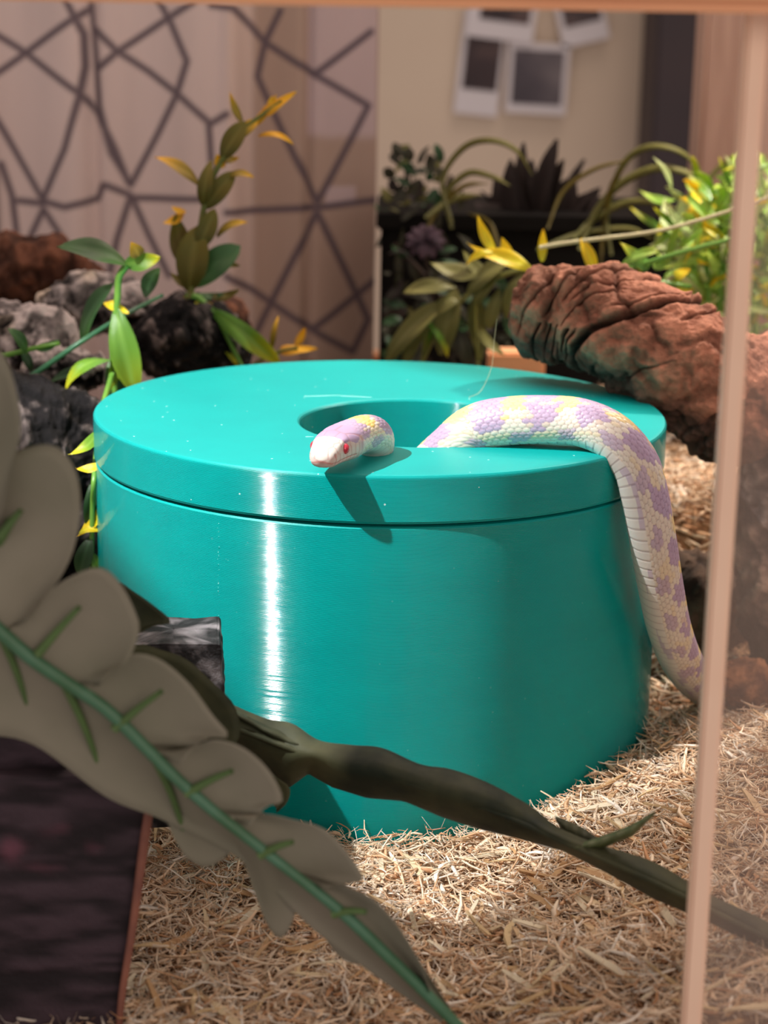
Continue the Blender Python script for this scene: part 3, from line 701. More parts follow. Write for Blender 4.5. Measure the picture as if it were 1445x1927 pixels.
# ================================================================== CORK BARK / ROCKS
def log(name, P, R, sq, seed, disp, colfn, label, cat, nu=200, nv=150, endr=0.25, squash=1.0, rings=None, matkw=None):
    """displaced rough log through world points P with radii R; colfn(noise, height, p) -> colours"""
    P = np.array([tuple(p) for p in P]); C = catmull(P, nu); t = np.linspace(0, 1, nu); Rr = np.interp(t, np.linspace(0, 1, len(R)), R)
    Rr = Rr*np.clip(np.minimum(t, 1-t)/endr, 0, 1)**0.35; Rr[0] = Rr[-1] = 1e-4
    T_ = np.gradient(C, axis=0); T_ /= np.linalg.norm(T_, axis=1)[:, None]; upv = np.array([0, 0, 1.0]); S_ = np.cross(T_, upv); S_ /= np.linalg.norm(S_, axis=1)[:, None]; N_ = np.cross(S_, T_)
    a = np.arange(nv)/nv*2*PI
    D = S_[:, None, :]*np.cos(a)[None, :, None]*squash+N_[:, None, :]*np.sin(a)[None, :, None]
    V = C[:, None, :]+D*Rr[:, None, None]
    n1 = fbm(V*sq[0]+seed, 3); n2 = fbm(V*sq[1]+seed*2, 4, 0.6); rid = 1-np.abs(fbm(V*sq[2]+seed*3, 3))*2
    h = n1*disp[0]+n2*disp[1]-np.clip(rid-0.72, 0, 1)*disp[2]
    if rings is not None:
        h = h+rings(t[:, None]+0*a[None], a[None]+0*t[:, None], V, n1)
    k = np.clip(Rr/np.max(Rr)*2, 0, 1)[:, None]
    V = V+D*(h*k)[..., None]
    me = npmesh(name, V.reshape(-1, 3), gridq(nu, nv, False, True))
    setcol(me, np.clip(colfn(n1, n2, rid, h, t[:, None]+0*a[None], a[None]+0*t[:, None], V), 0, 1).reshape(-1, 3))
    o = link(name, me, attrmat(name+'_mat', 0.85, 0.25, **(matkw or dict(bump=0.8, bscale=900, bdist=0.0006))))
    tag(o, label, cat); return o
def mixc(a, b, k): return np.array(lin(a))*(1-k[..., None])+np.array(lin(b))*k[..., None]
# large red-brown cork bark at right
RINGS = [(0.10, 0.003, .5), (0.145, 0.003, .8), (0.175, 0.0025, .7), (0.20, 0.0025, .8), (0.222, 0.002, .7), (0.245, 0.004, 1.0), (0.262, 0.002, .7), (0.285, 0.006, 1.5), (0.33, 0.003, .6), (0.40, 0.002, .4), (0.52, 0.0025, .4)]
def ringf(t, a, V, n1):
    r_ = 0; w = (t-0.04)/1.35+0.075*np.sin(a*1.0+2.5)+0.016*fbm(V*70, 2)
    for c, wd_, s_ in RINGS:
        msk = sstep(-0.25, 0.15, vnoise(np.stack([a*1.3+c*90, t*0+c*50, t*0], -1))+0.25*s_)
        r_ = r_-np.exp(-((w-c)/wd_)**2)*0.0034*s_*msk
    return r_
def barkcol(n1, n2, rid, h, t, a, V):
    k = sstep(-0.5, 0.5, n2); c = mixc((140, 92, 74), (190, 134, 110), k)
    rg = ringf(t, a, V, n1); kk = np.clip(-rg/0.0026, 0, 1)**0.7; c = c*(1-0.86*kk[..., None])
    low = sstep(-0.15, -0.55, np.sin(a)+0.25*n1)*0.75; c = c*(1-low[..., None])+np.array(lin((70, 62, 60)))*low[..., None]  # low: shade under the bark, painted into its colour
    g = sstep(0.45, 0.9, rid)*0.45; c = c*(1-g[..., None]); sp = sstep(0.30, 0.55, fbm(V*500, 2))*0.25; c = c*(1-sp[..., None])
    return c
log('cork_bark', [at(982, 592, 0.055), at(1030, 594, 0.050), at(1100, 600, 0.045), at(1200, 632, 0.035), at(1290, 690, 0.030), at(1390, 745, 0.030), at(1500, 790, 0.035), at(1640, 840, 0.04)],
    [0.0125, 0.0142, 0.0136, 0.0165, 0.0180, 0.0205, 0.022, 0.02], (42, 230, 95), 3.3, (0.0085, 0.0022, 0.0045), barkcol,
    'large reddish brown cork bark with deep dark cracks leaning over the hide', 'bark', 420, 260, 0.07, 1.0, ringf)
# grey bark lump at the far right, behind the glass pane
def greycol(n1, n2, rid, h, t, a, V):
    k = sstep(-0.4, 0.5, n1+0.6*n2); c = mixc((64, 52, 50), (176, 150, 136), k); g = sstep(0.5, 0.9, rid)*0.6; return c*(1-g[..., None])
log('cork_bark', [at(1440, 780, 0.02), at(1450, 900, 0.018), at(1455, 1040, 0.018), at(1452, 1180, 0.018), at(1450, 1290, 0.018)], [0.008, 0.0115, 0.0125, 0.012, 0.008], (70, 220, 110), 8.1, (0.005, 0.002, 0.003), greycol,
    'greyish brown cork bark standing at the right edge behind the glass pane', 'bark', 160, 110)
# small dark reddish chunk on the bedding beneath
log('cork_or_shade_chunk', [at(1352, 1255, -0.004), at(1400, 1290, -0.006), at(1460, 1300, -0.006)], [0.006, 0.0085, 0.007], (90, 260, 120), 5.1, (0.004, 0.0016, 0.002),
    lambda n1, n2, rid, h, t, a, V: mixc((84, 54, 44), (168, 118, 84), sstep(-0.5, 0.5, n2)), 'small reddish cork chunk on the shavings behind the glass edge strip', 'bark', 90, 80)
log('cork_or_shade_chunk', [at(1215, 1050, 0.05), at(1260, 1100, 0.05), at(1330, 1130, 0.05), at(1440, 1150, 0.05)], [0.010, 0.0155, 0.0165, 0.014], (60, 200, 90), 15.5, (0.005, 0.002, 0.003),  # dark lump added in place of the bark's shade on the bedding
    lambda n1, n2, rid, h, t, a, V: mixc((44, 34, 30), (104, 82, 68), sstep(-0.5, 0.5, n2)), 'dark brown lump added for the shade on the shavings beneath the reddish bark, right of the hanging snake', 'bark', 130, 100)
# left side: pale grey and black cork logs
def lichen(n1, n2, rid, h, t, a, V):
    k = sstep(-0.30, 0.25, n2+0.45*n1+0.30*np.sin(a)); c = mixc((26, 24, 26), (200, 190, 188), k)
    cr = sstep(0.15, 0.45, fbm(V*40+4, 2))*sstep(0.0, 0.5, np.sin(a)); c = c*(1-0.6*cr[..., None])+np.array(lin((226, 206, 176)))*0.6*cr[..., None]*k[..., None]
    g = sstep(0.45, 0.85, rid)*0.7; c = c*(1-g[..., None]); return c
def lichen_dark(n1, n2, rid, h, t, a, V):
    k = sstep(0.0, 0.55, n2+0.3*n1); c = mixc((20, 18, 20), (150, 136, 132), k*0.8); g = sstep(0.5, 0.9, rid)*0.6; return c*(1-g[..., None])
def browncork(n1, n2, rid, h, t, a, V):
    k = sstep(-0.5, 0.5, n2); c = mixc((70, 44, 36), (132, 88, 68), k); g = sstep(0.5, 0.9, rid)*0.6; return c*(1-g[..., None])
K1 = dict(bump=0.7, bscale=700, bdist=0.0008)
log('cork_log', [at(-120, 650, 0.11), at(-20, 640, 0.11), at(70, 640, 0.10), at(150, 650, 0.10)], [0.0125, 0.0135, 0.0135, 0.008], (55, 190, 90), 1.7, (0.006, 0.0028, 0.004), lichen, 'pale grey lichened cork log at the left edge', 'bark', 200, 140, 0.18)
log('cork_log', [at(70, 590, 0.150), at(150, 572, 0.150), at(230, 580, 0.150), at(300, 600, 0.150)], [0.009, 0.0105, 0.0105, 0.008], (60, 200, 90), 12.4, (0.007, 0.003, 0.004), lichen, 'cream topped grey cork piece behind the vine, left of the hide', 'bark', 180, 130)
log('cork_log', [at(40, 700, 0.085), at(110, 696, 0.085), at(200, 690, 0.085)], [0.006, 0.0085, 0.006], (80, 260, 120), 21.0, (0.006, 0.003, 0.004), lichen, 'knobbly grey and black cork lump under the long green stem', 'bark', 130, 110)
log('cork_log', [at(250, 660, 0.125), at(330, 640, 0.130), at(400, 645, 0.135), at(470, 680, 0.14)], [0.012, 0.0165, 0.0150, 0.011], (60, 200, 90), 31.0, (0.007, 0.003, 0.005), lichen_dark, 'dark grey cork log just behind the left rim of the hide', 'bark', 200, 140)
log('cork_log', [at(-80, 860, 0.045), at(30, 850, 0.050), at(110, 850, 0.055), at(200, 880, 0.055), at(240, 900, 0.055)], [0.022, 0.025, 0.022, 0.015, 0.008], (50, 170, 80), 41.0, (0.008, 0.003, 0.004), lichen_dark, 'black and grey cork log standing low, left of the hide', 'bark', 200, 140)
log('cork_log', [at(-120, 545, 0.21), at(0, 520, 0.21), at(100, 510, 0.21), at(215, 540, 0.21)], [0.013, 0.0145, 0.0140, 0.007], (50, 160, 80), 51.0, (0.006, 0.003, 0.004), browncork, 'dark reddish brown cork log behind the grey ones at far left', 'bark', 180, 130)
log('cork_log', [at(395, 600, 0.17), at(430, 590, 0.17), at(455, 640, 0.17), at(470, 700, 0.17)], [0.006, 0.0075, 0.006, 0.004], (60, 190, 80), 61.0, (0.005, 0.002, 0.003), browncork, 'small brown cork piece right of the dark grey log', 'bark', 100, 80)
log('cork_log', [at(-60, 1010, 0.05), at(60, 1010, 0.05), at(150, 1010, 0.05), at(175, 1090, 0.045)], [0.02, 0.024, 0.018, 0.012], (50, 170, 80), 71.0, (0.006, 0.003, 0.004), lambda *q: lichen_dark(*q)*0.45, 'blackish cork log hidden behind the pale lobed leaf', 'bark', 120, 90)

# blocky pieces ------------------------------------------------------
def block(name, poly, Y0, Y1, colfn, label, cat, disp=0.0012, seed=1, n=70, par=None, nd=16):
    """a rough block: front outline given as px at depth Y0 (fx0 left/right per row), carried back to Y1"""
    rows = len(poly); V = []; z = []
    L_ = catmull(np.array([tuple(at(p[0], p[2], Y0)) for p in poly]), n); R_ = catmull(np.array([tuple(at(p[1], p[2], Y0)) for p in poly]), n)
    m_ = 46; ring = []
    for i in range(n):
        l, r_ = L_[i], R_[i]; row = []
        for k in range(m_): row.append(l+(r_-l)*k/(m_-1))
        for k in range(1, nd): row.append(r_+np.array([-(0.10)*k/nd*(r_[0]-l[0]), (Y1-Y0)*k/nd, 0]))
        rb = row[-1]; lb = l+np.array([0, Y1-Y0, 0])
        for k in range(1, m_): row.append(rb+(lb-rb)*k/(m_-1))
        for k in range(1, nd): row.append(lb+(l-lb)*k/nd)
        ring.append(row)
    V = np.array(ring); k = V.shape[1]
    # add cap rows top and bottom
    def cap(row, dz):
        c = row.mean(0); return [c+(row-c)*s+np.array([0, 0, dz*(1-s)]) for s in (0.97, 0.8, 0.55, 0.3, 0.02)]
    V = np.concatenate([np.array(cap(V[0], 0.0006)[::-1]), V, np.array(cap(V[-1], -0.0002))])
    c = V.mean((0, 1)); d = V-c; d /= np.linalg.norm(d, axis=2)[..., None]
    n1 = fbm(V*60+seed, 3); n2 = fbm(V*np.array([90, 90, 420])+seed, 3, 0.6)
    V = V+d*(n1*disp+n2*disp*0.8)[..., None]
    me = npmesh(name, V.reshape(-1, 3), gridq(V.shape[0], k, False, True)); setcol(me, colfn(V, n1, n2).reshape(-1, 3))
    o = link(name, me, attrmat(name+'_mat', 0.8, 0.3, bump=0.7, bscale=900, bdist=0.0006), par)
    if label: tag(o, label, cat)
    return o
def darkcol(V, n1, n2):
    c = mixc((36, 30, 34), (72, 58, 66), sstep(-0.4, 0.4, n2)); k = sstep(0.12, 0.5, fbm(V*np.array([60, 60, 110])+9, 3))*0.7; c = c*(1-k[..., None])+np.array(lin((124, 76, 92)))*k[..., None]
    return c
lg = empty('wood_stump', at(130, 1900, -0.165)); tag(lg, 'dark charred looking wood stump in the near left corner', 'stump')
block('trunk', [(-160, 286, 1462), (-160, 282, 1480), (-160, 268, 1600), (-160, 250, 1740), (-160, 232, 1860), (-160, 222, 1990)], -0.176, -0.128, darkcol, None, None, 0.0009, 3, par=lg)
tube('lit_rim_strip', [at(292, 1462, -0.1775), at(284, 1500, -0.1775), at(268, 1610, -0.1775), at(249, 1750, -0.1775), at(230, 1870, -0.1775), at(222, 1960, -0.1775)], [0.0005, 0.0010, 0.0008, 0.0007], simple('lit_rim_colour', (150, 96, 78), 0.7, (116, 72, 62), 90), lg)  # thin strip whose orange colour stands for light on the stump's right rim
block('broken_top', [(-160, 106, 1352), (-160, 116, 1368), (-160, 120, 1400), (-160, 128, 1476)], -0.172, -0.140, darkcol, None, None, 0.0009, 5, 30, par=lg)
def stonecol(V, n1, n2):
    k = sstep(-0.15, 0.55, fbm(V*330, 3)); c = mixc((30, 30, 32), (150, 146, 150), k*0.75); return c
block('cork_block', [(236, 408, 1214), (232, 416, 1224), (230, 420, 1300), (226, 428, 1400), (226, 430, 1560)], -0.110, -0.088, stonecol, 'dark grey cork block standing against the hide behind the leaf', 'bark', 0.0010, 9, 50)

# ================================================================== VINES
def vine(name, label, cat, Y, base, stems, leaves, group=None):
    root = empty(name, at(base[0], base[1], Y)); tag(root, label, cat, group)
    for (mat, r0, r1, pts) in stems:
        tube('stem', [at(p[0], p[1], Y+(p[2] if len(p) > 2 else 0)) for p in pts], [r0*ps(Y), r1*ps(Y)], M[mat], root)
    for lf in leaves:
        bx, by, tx, ty, w, key = lf[:6]; var = lf[6] if len(lf) > 6 else 0; roll = lf[7] if len(lf) > 7 else 0.0; dY = lf[8] if len(lf) > 8 else 0.0; yo = lf[9] if len(lf) > 9 else 0.0
        leafpx(root, bx, by, tx, ty, Y+yo, w, key, var, roll, dY)
    return root
vine('artificial_vine', 'glossy green plastic vine with yellow tips climbing over the grey cork, left of the hide', 'vine', 0.06, (205, 740),
 [('stem_green', 7, 5, [(240, 497), (224, 522), (221, 560), (216, 610), (212, 680), (218, 760)]),
  ('stem_teal', 6, 4, [(18, 735), (70, 700), (150, 645), (235, 592, 0.01), (305, 556, 0.03)]),
  ('stem_green', 5, 4, [(-20, 675), (30, 664), (70, 654), (112, 646)]),
  ('stem_green', 5, 4, [(212, 700), (190, 780, -0.04), (178, 890, -0.075), (174, 960, -0.075), (172, 1090, -0.075)])],
 [(240, 500, 107, 465, 52, 'g', 0, 0.2), (236, 497, 302, 484, 34, 'gy', 1, 0.5), (262, 482, 246, 455, 30, 'oy', 4), (300, 505, 272, 560, 36, 'g', 0, 0.3, 0, 0.012),
  (226, 574, 194, 570, 22, 'y', 1), (222, 574, 243, 590, 12, 'y', 1), (156, 644, 212, 533, 44, 'g', 0, -0.5, 0, 0.006), (219, 580, 256, 742, 54, 'g2', 0, 0.3), (214, 590, 205, 735, 30, 'g2', 0, -0.6),
  (210, 675, 232, 770, 44, 'g', 0, 0.2, 0, 0.004), (210, 678, 120, 746, 32, 'gy', 2, 0.4, -0.004), (178, 700, 92, 722, 26, 'dg', 0, 0.3, 0, 0.008),
  (52, 668, 14, 618, 30, 'g', 0, 0.3, -0.004), (68, 656, 112, 640, 22, 'g', 1), (60, 700, 40, 655, 18, 'dg', 0, 0, 0, 0.01),
  (190, 806, 128, 856, 30, 'gy', 1, 0.3, 0, -0.075), (190, 874, 142, 882, 20, 'y', 1, 0, 0, -0.075), (188, 948, 143, 1010, 34, 'y', 1, 0.4, 0, -0.075), (148, 1004, 192, 1000, 16, 'y', 2, 0, 0, -0.075),
  (172, 1010, 150, 1085, 34, 'dg', 0, 0, 0, -0.075), (172, 1040, 196, 1100, 24, 'gy', 0, 0, 0, -0.075), (176, 1045, 180, 1090, 16, 'y', 1, 0, 0, -0.075), (176, 900, 168, 1000, 26, 'dg', 0, 0, 0, -0.072)])
vine('artificial_vine', 'olive and yellow upright vine sprig rising above the left rim of the hide', 'vine', 0.125, (360, 680),
 [('stem_olive', 7, 3, [(356, 560), (372, 480), (382, 400), (398, 340), (430, 280), (462, 240), (505, 208), (530, 190)]),
  ('stem_green', 6, 5, [(350, 556), (372, 560), (400, 584), (440, 622), (480, 655), (520, 680)]),
  ('stem_green', 4, 4, [(405, 592), (430, 640), (455, 690)]),
  ('stem_olive', 4, 3, [(560, 655), (520, 664), (470, 690)])],
 [(364, 538, 452, 462, 54, 'g', 0, 0.2), (350, 556, 322, 634, 40, 'oy', 0, 0.1), (374, 566, 384, 598, 26, 'y', 4), (376, 570, 400, 572, 16, 'y', 1), (372, 556, 422, 552, 18, 'g', 1),
  (398, 582, 528, 684, 38, 'gy', 0, 0.5), (400, 588, 448, 690, 20, 'gy', 1), (356, 548, 372, 424, 60, 'o', 0), (350, 500, 330, 402, 40, 'o', 1), (372, 470, 404, 392, 36, 'o', 0, 0.4), (346, 402, 306, 420, 20, 'dy', 1), (350, 400, 322, 388, 14, 'dy', 1),
  (378, 354, 291, 296, 30, 'oy', 0, 0.3), (382, 388, 398, 300, 28, 'o', 2), (388, 392, 442, 322, 36, 'o', 0, 0.3), (426, 334, 478, 334, 17, 'oy', 2), (420, 316, 408, 290, 22, 'dy', 1), (418, 300, 450, 296, 16, 'oy', 1),
  (418, 300, 462, 228, 38, 'o', 0, 0.2), (448, 262, 486, 226, 26, 'oy', 0), (456, 232, 432, 172, 14, 'oy', 1), (470, 240, 520, 178, 18, 'dy', 1), (496, 214, 558, 172, 24, 'dy', 4), (508, 206, 512, 180, 14, 'dy', 1), (486, 256, 552, 272, 14, 'dy', 2),
  (408, 446, 466, 418, 18, 'oy', 2), (396, 480, 452, 500, 20, 'o', 1), (360, 540, 320, 512, 18, 'o', 1),
  (528, 660, 598, 656, 24, 'dy', 4), (556, 650, 574, 616, 16, 'dy', 1), (512, 656, 524, 594, 12, 'oy', 2), (400, 560, 450, 545, 20, 'o', 1)])
rv = vine('artificial_vine', 'bright yellow tipped vine reaching over the top of the reddish bark', 'vine', 0.115, (1060, 560),
 [('stem_green', 5, 4, [(930, 480), (975, 496), (1010, 516), (1060, 530), (1160, 520), (1300, 540)]),
  ('twig_pale', 4, 3, [(1015, 466), (1060, 458), (1130, 449), (1250, 432), (1400, 388), (1500, 350)]),
  ('stem_green', 5, 4, [(1105, 530), (1200, 500), (1300, 470), (1420, 440)])],
 [(932, 478, 898, 404, 20, 'y', 1), (948, 486, 878, 456, 15, 'y', 1), (930, 474, 876, 500, 15, 'y', 2), (1005, 512, 895, 476, 34, 'y', 0), (964, 490, 944, 446, 20, 'y', 1), (1020, 492, 1022, 430, 17, 'y', 1),
  (1120, 520, 1092, 448, 24, 'y', 0), (1122, 520, 1072, 512, 18, 'gy', 1), (1120, 522, 1160, 514, 16, 'gy', 1), (1004, 528, 966, 560, 26, 'y', 1), (1220, 505, 1165, 455, 30, 'gy', 4), (1215, 505, 1190, 478, 28, 'y', 4), (1232, 506, 1252, 480, 24, 'bg', 1), (1270, 520, 1300, 506, 24, 'y', 4),
  (1160, 520, 1175, 500, 14, 'y', 1), (1170, 500, 1240, 470, 22, 'bg', 0), (1050, 520, 1010, 498, 16, 'gy', 1)])
# bright loose bush behind the bark at the right
r = random.Random(31); lv = []
for i in range(420):
    cx = r.gauss(1375, 70); cy = r.gauss(475, 78)
    if cx < 1225 or cx > 1560 or cy < 322 or cy > 640: continue
    if cx < 1300 and (cy < 420-(cx-1240)*1.2 and cx < 1262): continue
    a = r.uniform(-2.6, 0.4) if r.random() < 0.7 else r.uniform(0, 2*PI); L_ = r.uniform(40, 95)
    lv.append((cx, cy, cx+L_*math.cos(a), cy+L_*0.9*math.sin(a), r.uniform(9, 20), r.choice(['bg', 'bg', 'pg', 'gy', 'bg', 'y', 'pg', 'bg']), r.choice([0, 1, 2, 3]), r.uniform(-.8, .8), r.uniform(-.02, .02), r.uniform(-0.02, 0.05)))
vine('artificial_shrub', 'bright yellow green shrub behind the reddish bark at the right', 'plant', 0.20, (1380, 700),
 [('stem_green', 6, 4, [(1300+k*26, 700), (1310+k*22, 560), (1290+k*34, 400+12*(k % 3))]) for k in range(6)]+[('twig_pale', 5, 4, [(1235, 560), (1300, 480), (1420, 420)])], lv)
# olive sprig in the dim part behind the hide
vine('artificial_vine', 'dull olive sprig hanging in the dim space just behind the right half of the hide', 'vine', 0.17, (850, 690),
 [('stem_olive', 5, 4, [(1000, 505), (940, 520), (880, 555), (830, 610), (790, 690)]), ('stem_olive', 4, 3, [(900, 545), (893, 600), (900, 690)]), ('stem_olive', 4, 3, [(840, 590), (806, 620), (792, 690)])],
 [(858, 540, 758, 552, 32, 'ol2', 0), (908, 512, 808, 494, 36, 'ol2', 1), (892, 575, 942, 500, 32, 'ol2', 0), (985, 512, 952, 600, 34, 'ol2', 0), (830, 668, 858, 540, 46, 'ol2', 0), (728, 680, 835, 568, 42, 'ol2', 0), (895, 560, 906, 680, 36, 'ol2', 1),
  (812, 596, 792, 684, 18, 'gy', 1), (806, 606, 842, 672, 18, 'gy', 2), (880, 555, 965, 480, 34, 'ol2', 0), (870, 560, 812, 600, 28, 'ol2', 2), (760, 690, 800, 610, 26, 'ol2', 0), (930, 530, 870, 470, 26, 'ol2', 1), (940, 545, 920, 620, 26, 'ol2', 0), (900, 620, 950, 668, 22, 'ol2', 1), (860, 620, 880, 690, 30, 'dk', 0)])
# arching strap-leaved plant
def strap(root, pts, Y, w0, key):
    P = catmull(np.array([tuple(at(p[0], p[1], Y+0.01*math.sin(i*1.3))) for i, p in enumerate(pts)]), 26); V = []; s = ps(Y); uv = []
    for i in range(26):
        t = i/25; w = w0*s*0.5*(0.5+0.5*math.sin(PI*min(1, t*1.05)))*(1 if t < 0.8 else (1-t)/0.2*0.8+0.2); d = P[min(i+1, 25)]-P[max(i-1, 0)]; n = np.cross(d, np.array([0, 1.0, 0])); n /= np.linalg.norm(n)
        q = np.array([0, 1.0, 0])
        for a_, b_ in ((1, 0), (0.3, 0.25), (-1, 0), (0.3, -0.25)): V.append(P[i]+n*w*a_*0.8+q*w*(b_+a_*0.6)); uv.append((t, 0, 0, 1))
    me = mesh('leaf', V, [tuple(x) for x in gridq(26, 4, False, True)]+[(3, 2, 1, 0), (100, 101, 102, 103)]); setcol(me, uv, 'leafuv'); return link('leaf', me, LM[key], root)
sp1 = empty('spider_plant', at(1060, 470, 0.27)); tag(sp1, 'plant with long arching strap leaves behind the yellow tipped vine, centre and right', 'plant')
for pts, w, key in [([(850, 420), (832, 340), (870, 280), (920, 264), (970, 282), (1002, 330)], 14, 'ol2'), ([(850, 430), (838, 370), (880, 326), (930, 334), (960, 350)], 14, 'ol2'), ([(800, 410), (850, 376), (905, 366)], 16, 'ol2'), ([(790, 470), (820, 400), (870, 352), (920, 345)], 12, 'o'),
    ([(1150, 480), (1142, 400), (1172, 310), (1225, 276), (1290, 292), (1342, 356)], 14, 'ol2'), ([(1090, 470), (1120, 400), (1170, 345), (1240, 316), (1310, 334), (1350, 380)], 17, 'ol2'), ([(1080, 450), (1110, 418), (1170, 384), (1230, 380), (1280, 396)], 15, 'ol2'), ([(1130, 520), (1134, 440), (1150, 350), (1180, 310)], 10, 'o'),
    ([(1350, 380), (1370, 330), (1400, 308), (1450, 322)], 16, 'ol2'), ([(1030, 430), (1060, 360), (1120, 318), (1190, 300)], 10, 'o'), ([(1300, 420), (1340, 330), (1400, 290), (1470, 300)], 12, 'ol2'), ([(940, 470), (920, 420), (880, 400)], 12, 'o'), ([(1010, 470), (1090, 440), (1180, 430), (1230, 450)], 12, 'ol2')]:
    strap(sp1, pts, 0.27, w, key)
# dark spiky plant in a black trough
tr_ = empty('planter', at(1000, 640, 0.33)); tag(tr_, 'black plastic planter trough in shade behind the plants', 'planter')
a = at(716, 470, 0.30); b = at(1300, 470, 0.30); zt = at(1000, 410, 0.30).z
box('trough', a.x, b.x, 0.300, 0.395, -0.012, zt, M['black_plastic'], tr_, bevel=0.003)
box('rim', a.x-0.002, b.x+0.002, 0.297, 0.398, zt-0.006, zt+0.001, M['black_plastic'], tr_, bevel=0.001)
ag = empty('agave', at(1010, 430, 0.33)); tag(ag, 'dark brown spiky succulent in the black trough', 'plant')
for (x, y, w) in [(1048, 262, 44), (1020, 320, 50), (985, 268, 26), (960, 300, 40), (1080, 330, 44), (1110, 362, 40), (930, 330, 42), (905, 360, 38), (1130, 352, 26), (1000, 300, 50), (1060, 300, 44), (890, 380, 36), (1100, 300, 20), (980, 330, 50)]:
    leafpx(ag, 1010+(x-1010)*0.35, 450, x, y, 0.345+0.02*math.sin(x), w*1.9, 'ag', 3, math.sin(y))
db = empty('bushy_plant', at(780, 480, 0.31)); tag(db, 'dark small leaved bush at the edge of the curtain', 'plant')
r = random.Random(77)
tube('stem', [at(780, 520, 0.34), at(775, 400, 0.34), at(760, 290, 0.34)], [0.002, 0.001], M['stem_brown'], db); tube('stem', [at(800, 520, 0.34), at(815, 420, 0.34), at(850, 330, 0.34)], [0.002, 0.001], M['stem_brown'], db)
for i in range(150):
    cx = r.gauss(775, 45); cy = r.gauss(400, 75)
    if cx < 722 or cy < 265+abs(cx-770)*0.5 or cy > 620 or cx > 880: continue
    a = r.uniform(0, 2*PI); L_ = r.uniform(22, 42); leafpx(db, cx, cy, cx+L_*math.cos(a), cy+L_*math.sin(a), 0.33+r.uniform(-.045, .03), r.uniform(12, 22), r.choice(['dk', 'dk', 'dk', 'dg', 'ag', 'ol2']), r.choice([0, 1, 3]), r.uniform(-1, 1))
# dark leaves crowding the trough
df_ = empty('trailing_plant', at(850, 600, 0.27)); tag(df_, 'shaded dark foliage trailing down the front of the black trough', 'plant')
tube('stem', [at(740, 460, 0.285), at(800, 520, 0.28), at(860, 600, 0.27), at(940, 700, 0.26)], [0.0012, 0.0008], M['stem_brown'], df_)
for i in range(110):
    cx = r.uniform(722, 960); cy = r.uniform(470, 700); a = r.uniform(0, 2*PI); L_ = r.uniform(30, 60)
    leafpx(df_, cx, cy, max(720, cx+L_*math.cos(a)), cy+L_*math.sin(a), 0.275+r.uniform(-.02, .02), r.uniform(14, 26), r.choice(['dk', 'ag', 'dk', 'dg']), r.choice([0, 1, 3]), r.uniform(-1, 1))
fl = empty('artificial_flower', at(800, 455, 0.27)); tag(fl, 'blurred dull purple flower in the dark foliage near the curtain edge', 'flower')
M['petal'] = simple('petal', (92, 66, 84), 0.7)
tube('stem', [at(800, 460, 0.272), at(806, 520, 0.275), at(820, 600, 0.275)], [0.0008, 0.0008], M['stem_brown'], fl)
LM['pp'] = leafmat('petal_purple', (56, 42, 54), (70, 52, 66), (86, 66, 78), 0.8)
for k in range(11):
    a = k*2*PI/11; leafpx(fl, 800, 455, 800+40*math.cos(a), 455+34*math.sin(a), 0.268, 22, 'pp', 2, 0, 0.004*math.sin(3*a)).name = 'petal'

# ================================================================== FOREGROUND LEAVES
def patch(base, outer, Yb, Yo, n=26, m=14, th=0.0003, wav=0.0008, seed=0):
    """solid leaf lobe between base polyline (on the midrib) and outer margin; lists of px, depth at base and margin"""
    B = catmull(np.array(base, float), n) if len(base) > 1 else np.repeat(np.array(base, float), n, 0)
    d = np.concatenate([[0], np.cumsum(np.hypot(*np.diff(np.array(outer, float), axis=0).T))]); d /= d[-1]
    O_ = catmull(np.array(outer, float), 200); s = np.concatenate([[0], np.cumsum(np.hypot(*np.diff(O_, axis=0).T))]); s /= s[-1]; tt = np.linspace(0, 1, n)
    O_ = np.stack([np.interp(tt, s, O_[:, i]) for i in range(2)], 1); V = []
    for i in range(n):
        for j in range(m):
            k = j/(m-1); p = B[i]*(1-k)+O_[i]*k; Y = Yb*(1-k)+Yo*k+wav*math.sin(3*tt[i]*PI+seed)*k+0.0022*math.sin(k*PI)
            V.append(at(p[0], p[1], Y))
    q = gridq(n, m); N = n*m; nb = []
    for v in V: nb.append(v+(v-CAM).normalized()*th)
    Fc = [tuple(x) for x in q]+[tuple(x[::-1]+N) for x in q]
    for i in range(n-1): Fc += [(i*m+m-1, (i+1)*m+m-1, N+(i+1)*m+m-1, N+i*m+m-1), (i*m, N+i*m, N+(i+1)*m, (i+1)*m)]
    for j in range(m-1): Fc += [(j, j+1, N+j+1, N+j), ((n-1)*m+j, N+(n-1)*m+j, N+(n-1)*m+j+1, (n-1)*m+j+1)]
    return V+nb, Fc
def joined(name, pats, mat, parent):
    V = []; Fc = []
    for v, f in pats: o_ = len(V); V += v; Fc += [tuple(i+o_ for i in x) for x in f]
    return link(name, mesh(name, V, Fc), mat, parent)
t = NT('pale_underside'); t.l(t.ramp(t.noise(35, 3), [(0.3, (122, 120, 102)), (0.7, (140, 134, 118))]), t.b.inputs['Base Color']); t.b.inputs['Roughness'].default_value = 0.75; t.bump(t.noise(600), 0.2, 0.0004); M['under'] = t.m
t = NT('dark_leaf_top'); t.l(t.ramp(t.noise(60, 4), [(0.34, (32, 42, 32)), (0.66, (80, 82, 58))]), t.b.inputs['Base Color']); t.b.inputs['Roughness'].default_value = 0.62; t.b.inputs['Specular IOR Level'].default_value = 0.25; t.bump(t.noise(260), 0.2, 0.0004); M['darkleaf'] = t.m
M['midrib'] = simple('midrib', (76, 122, 96), 0.45, (58, 100, 66), 90)
M['vein'] = simple('vein', (84, 112, 60), 0.6, (72, 98, 52), 90)
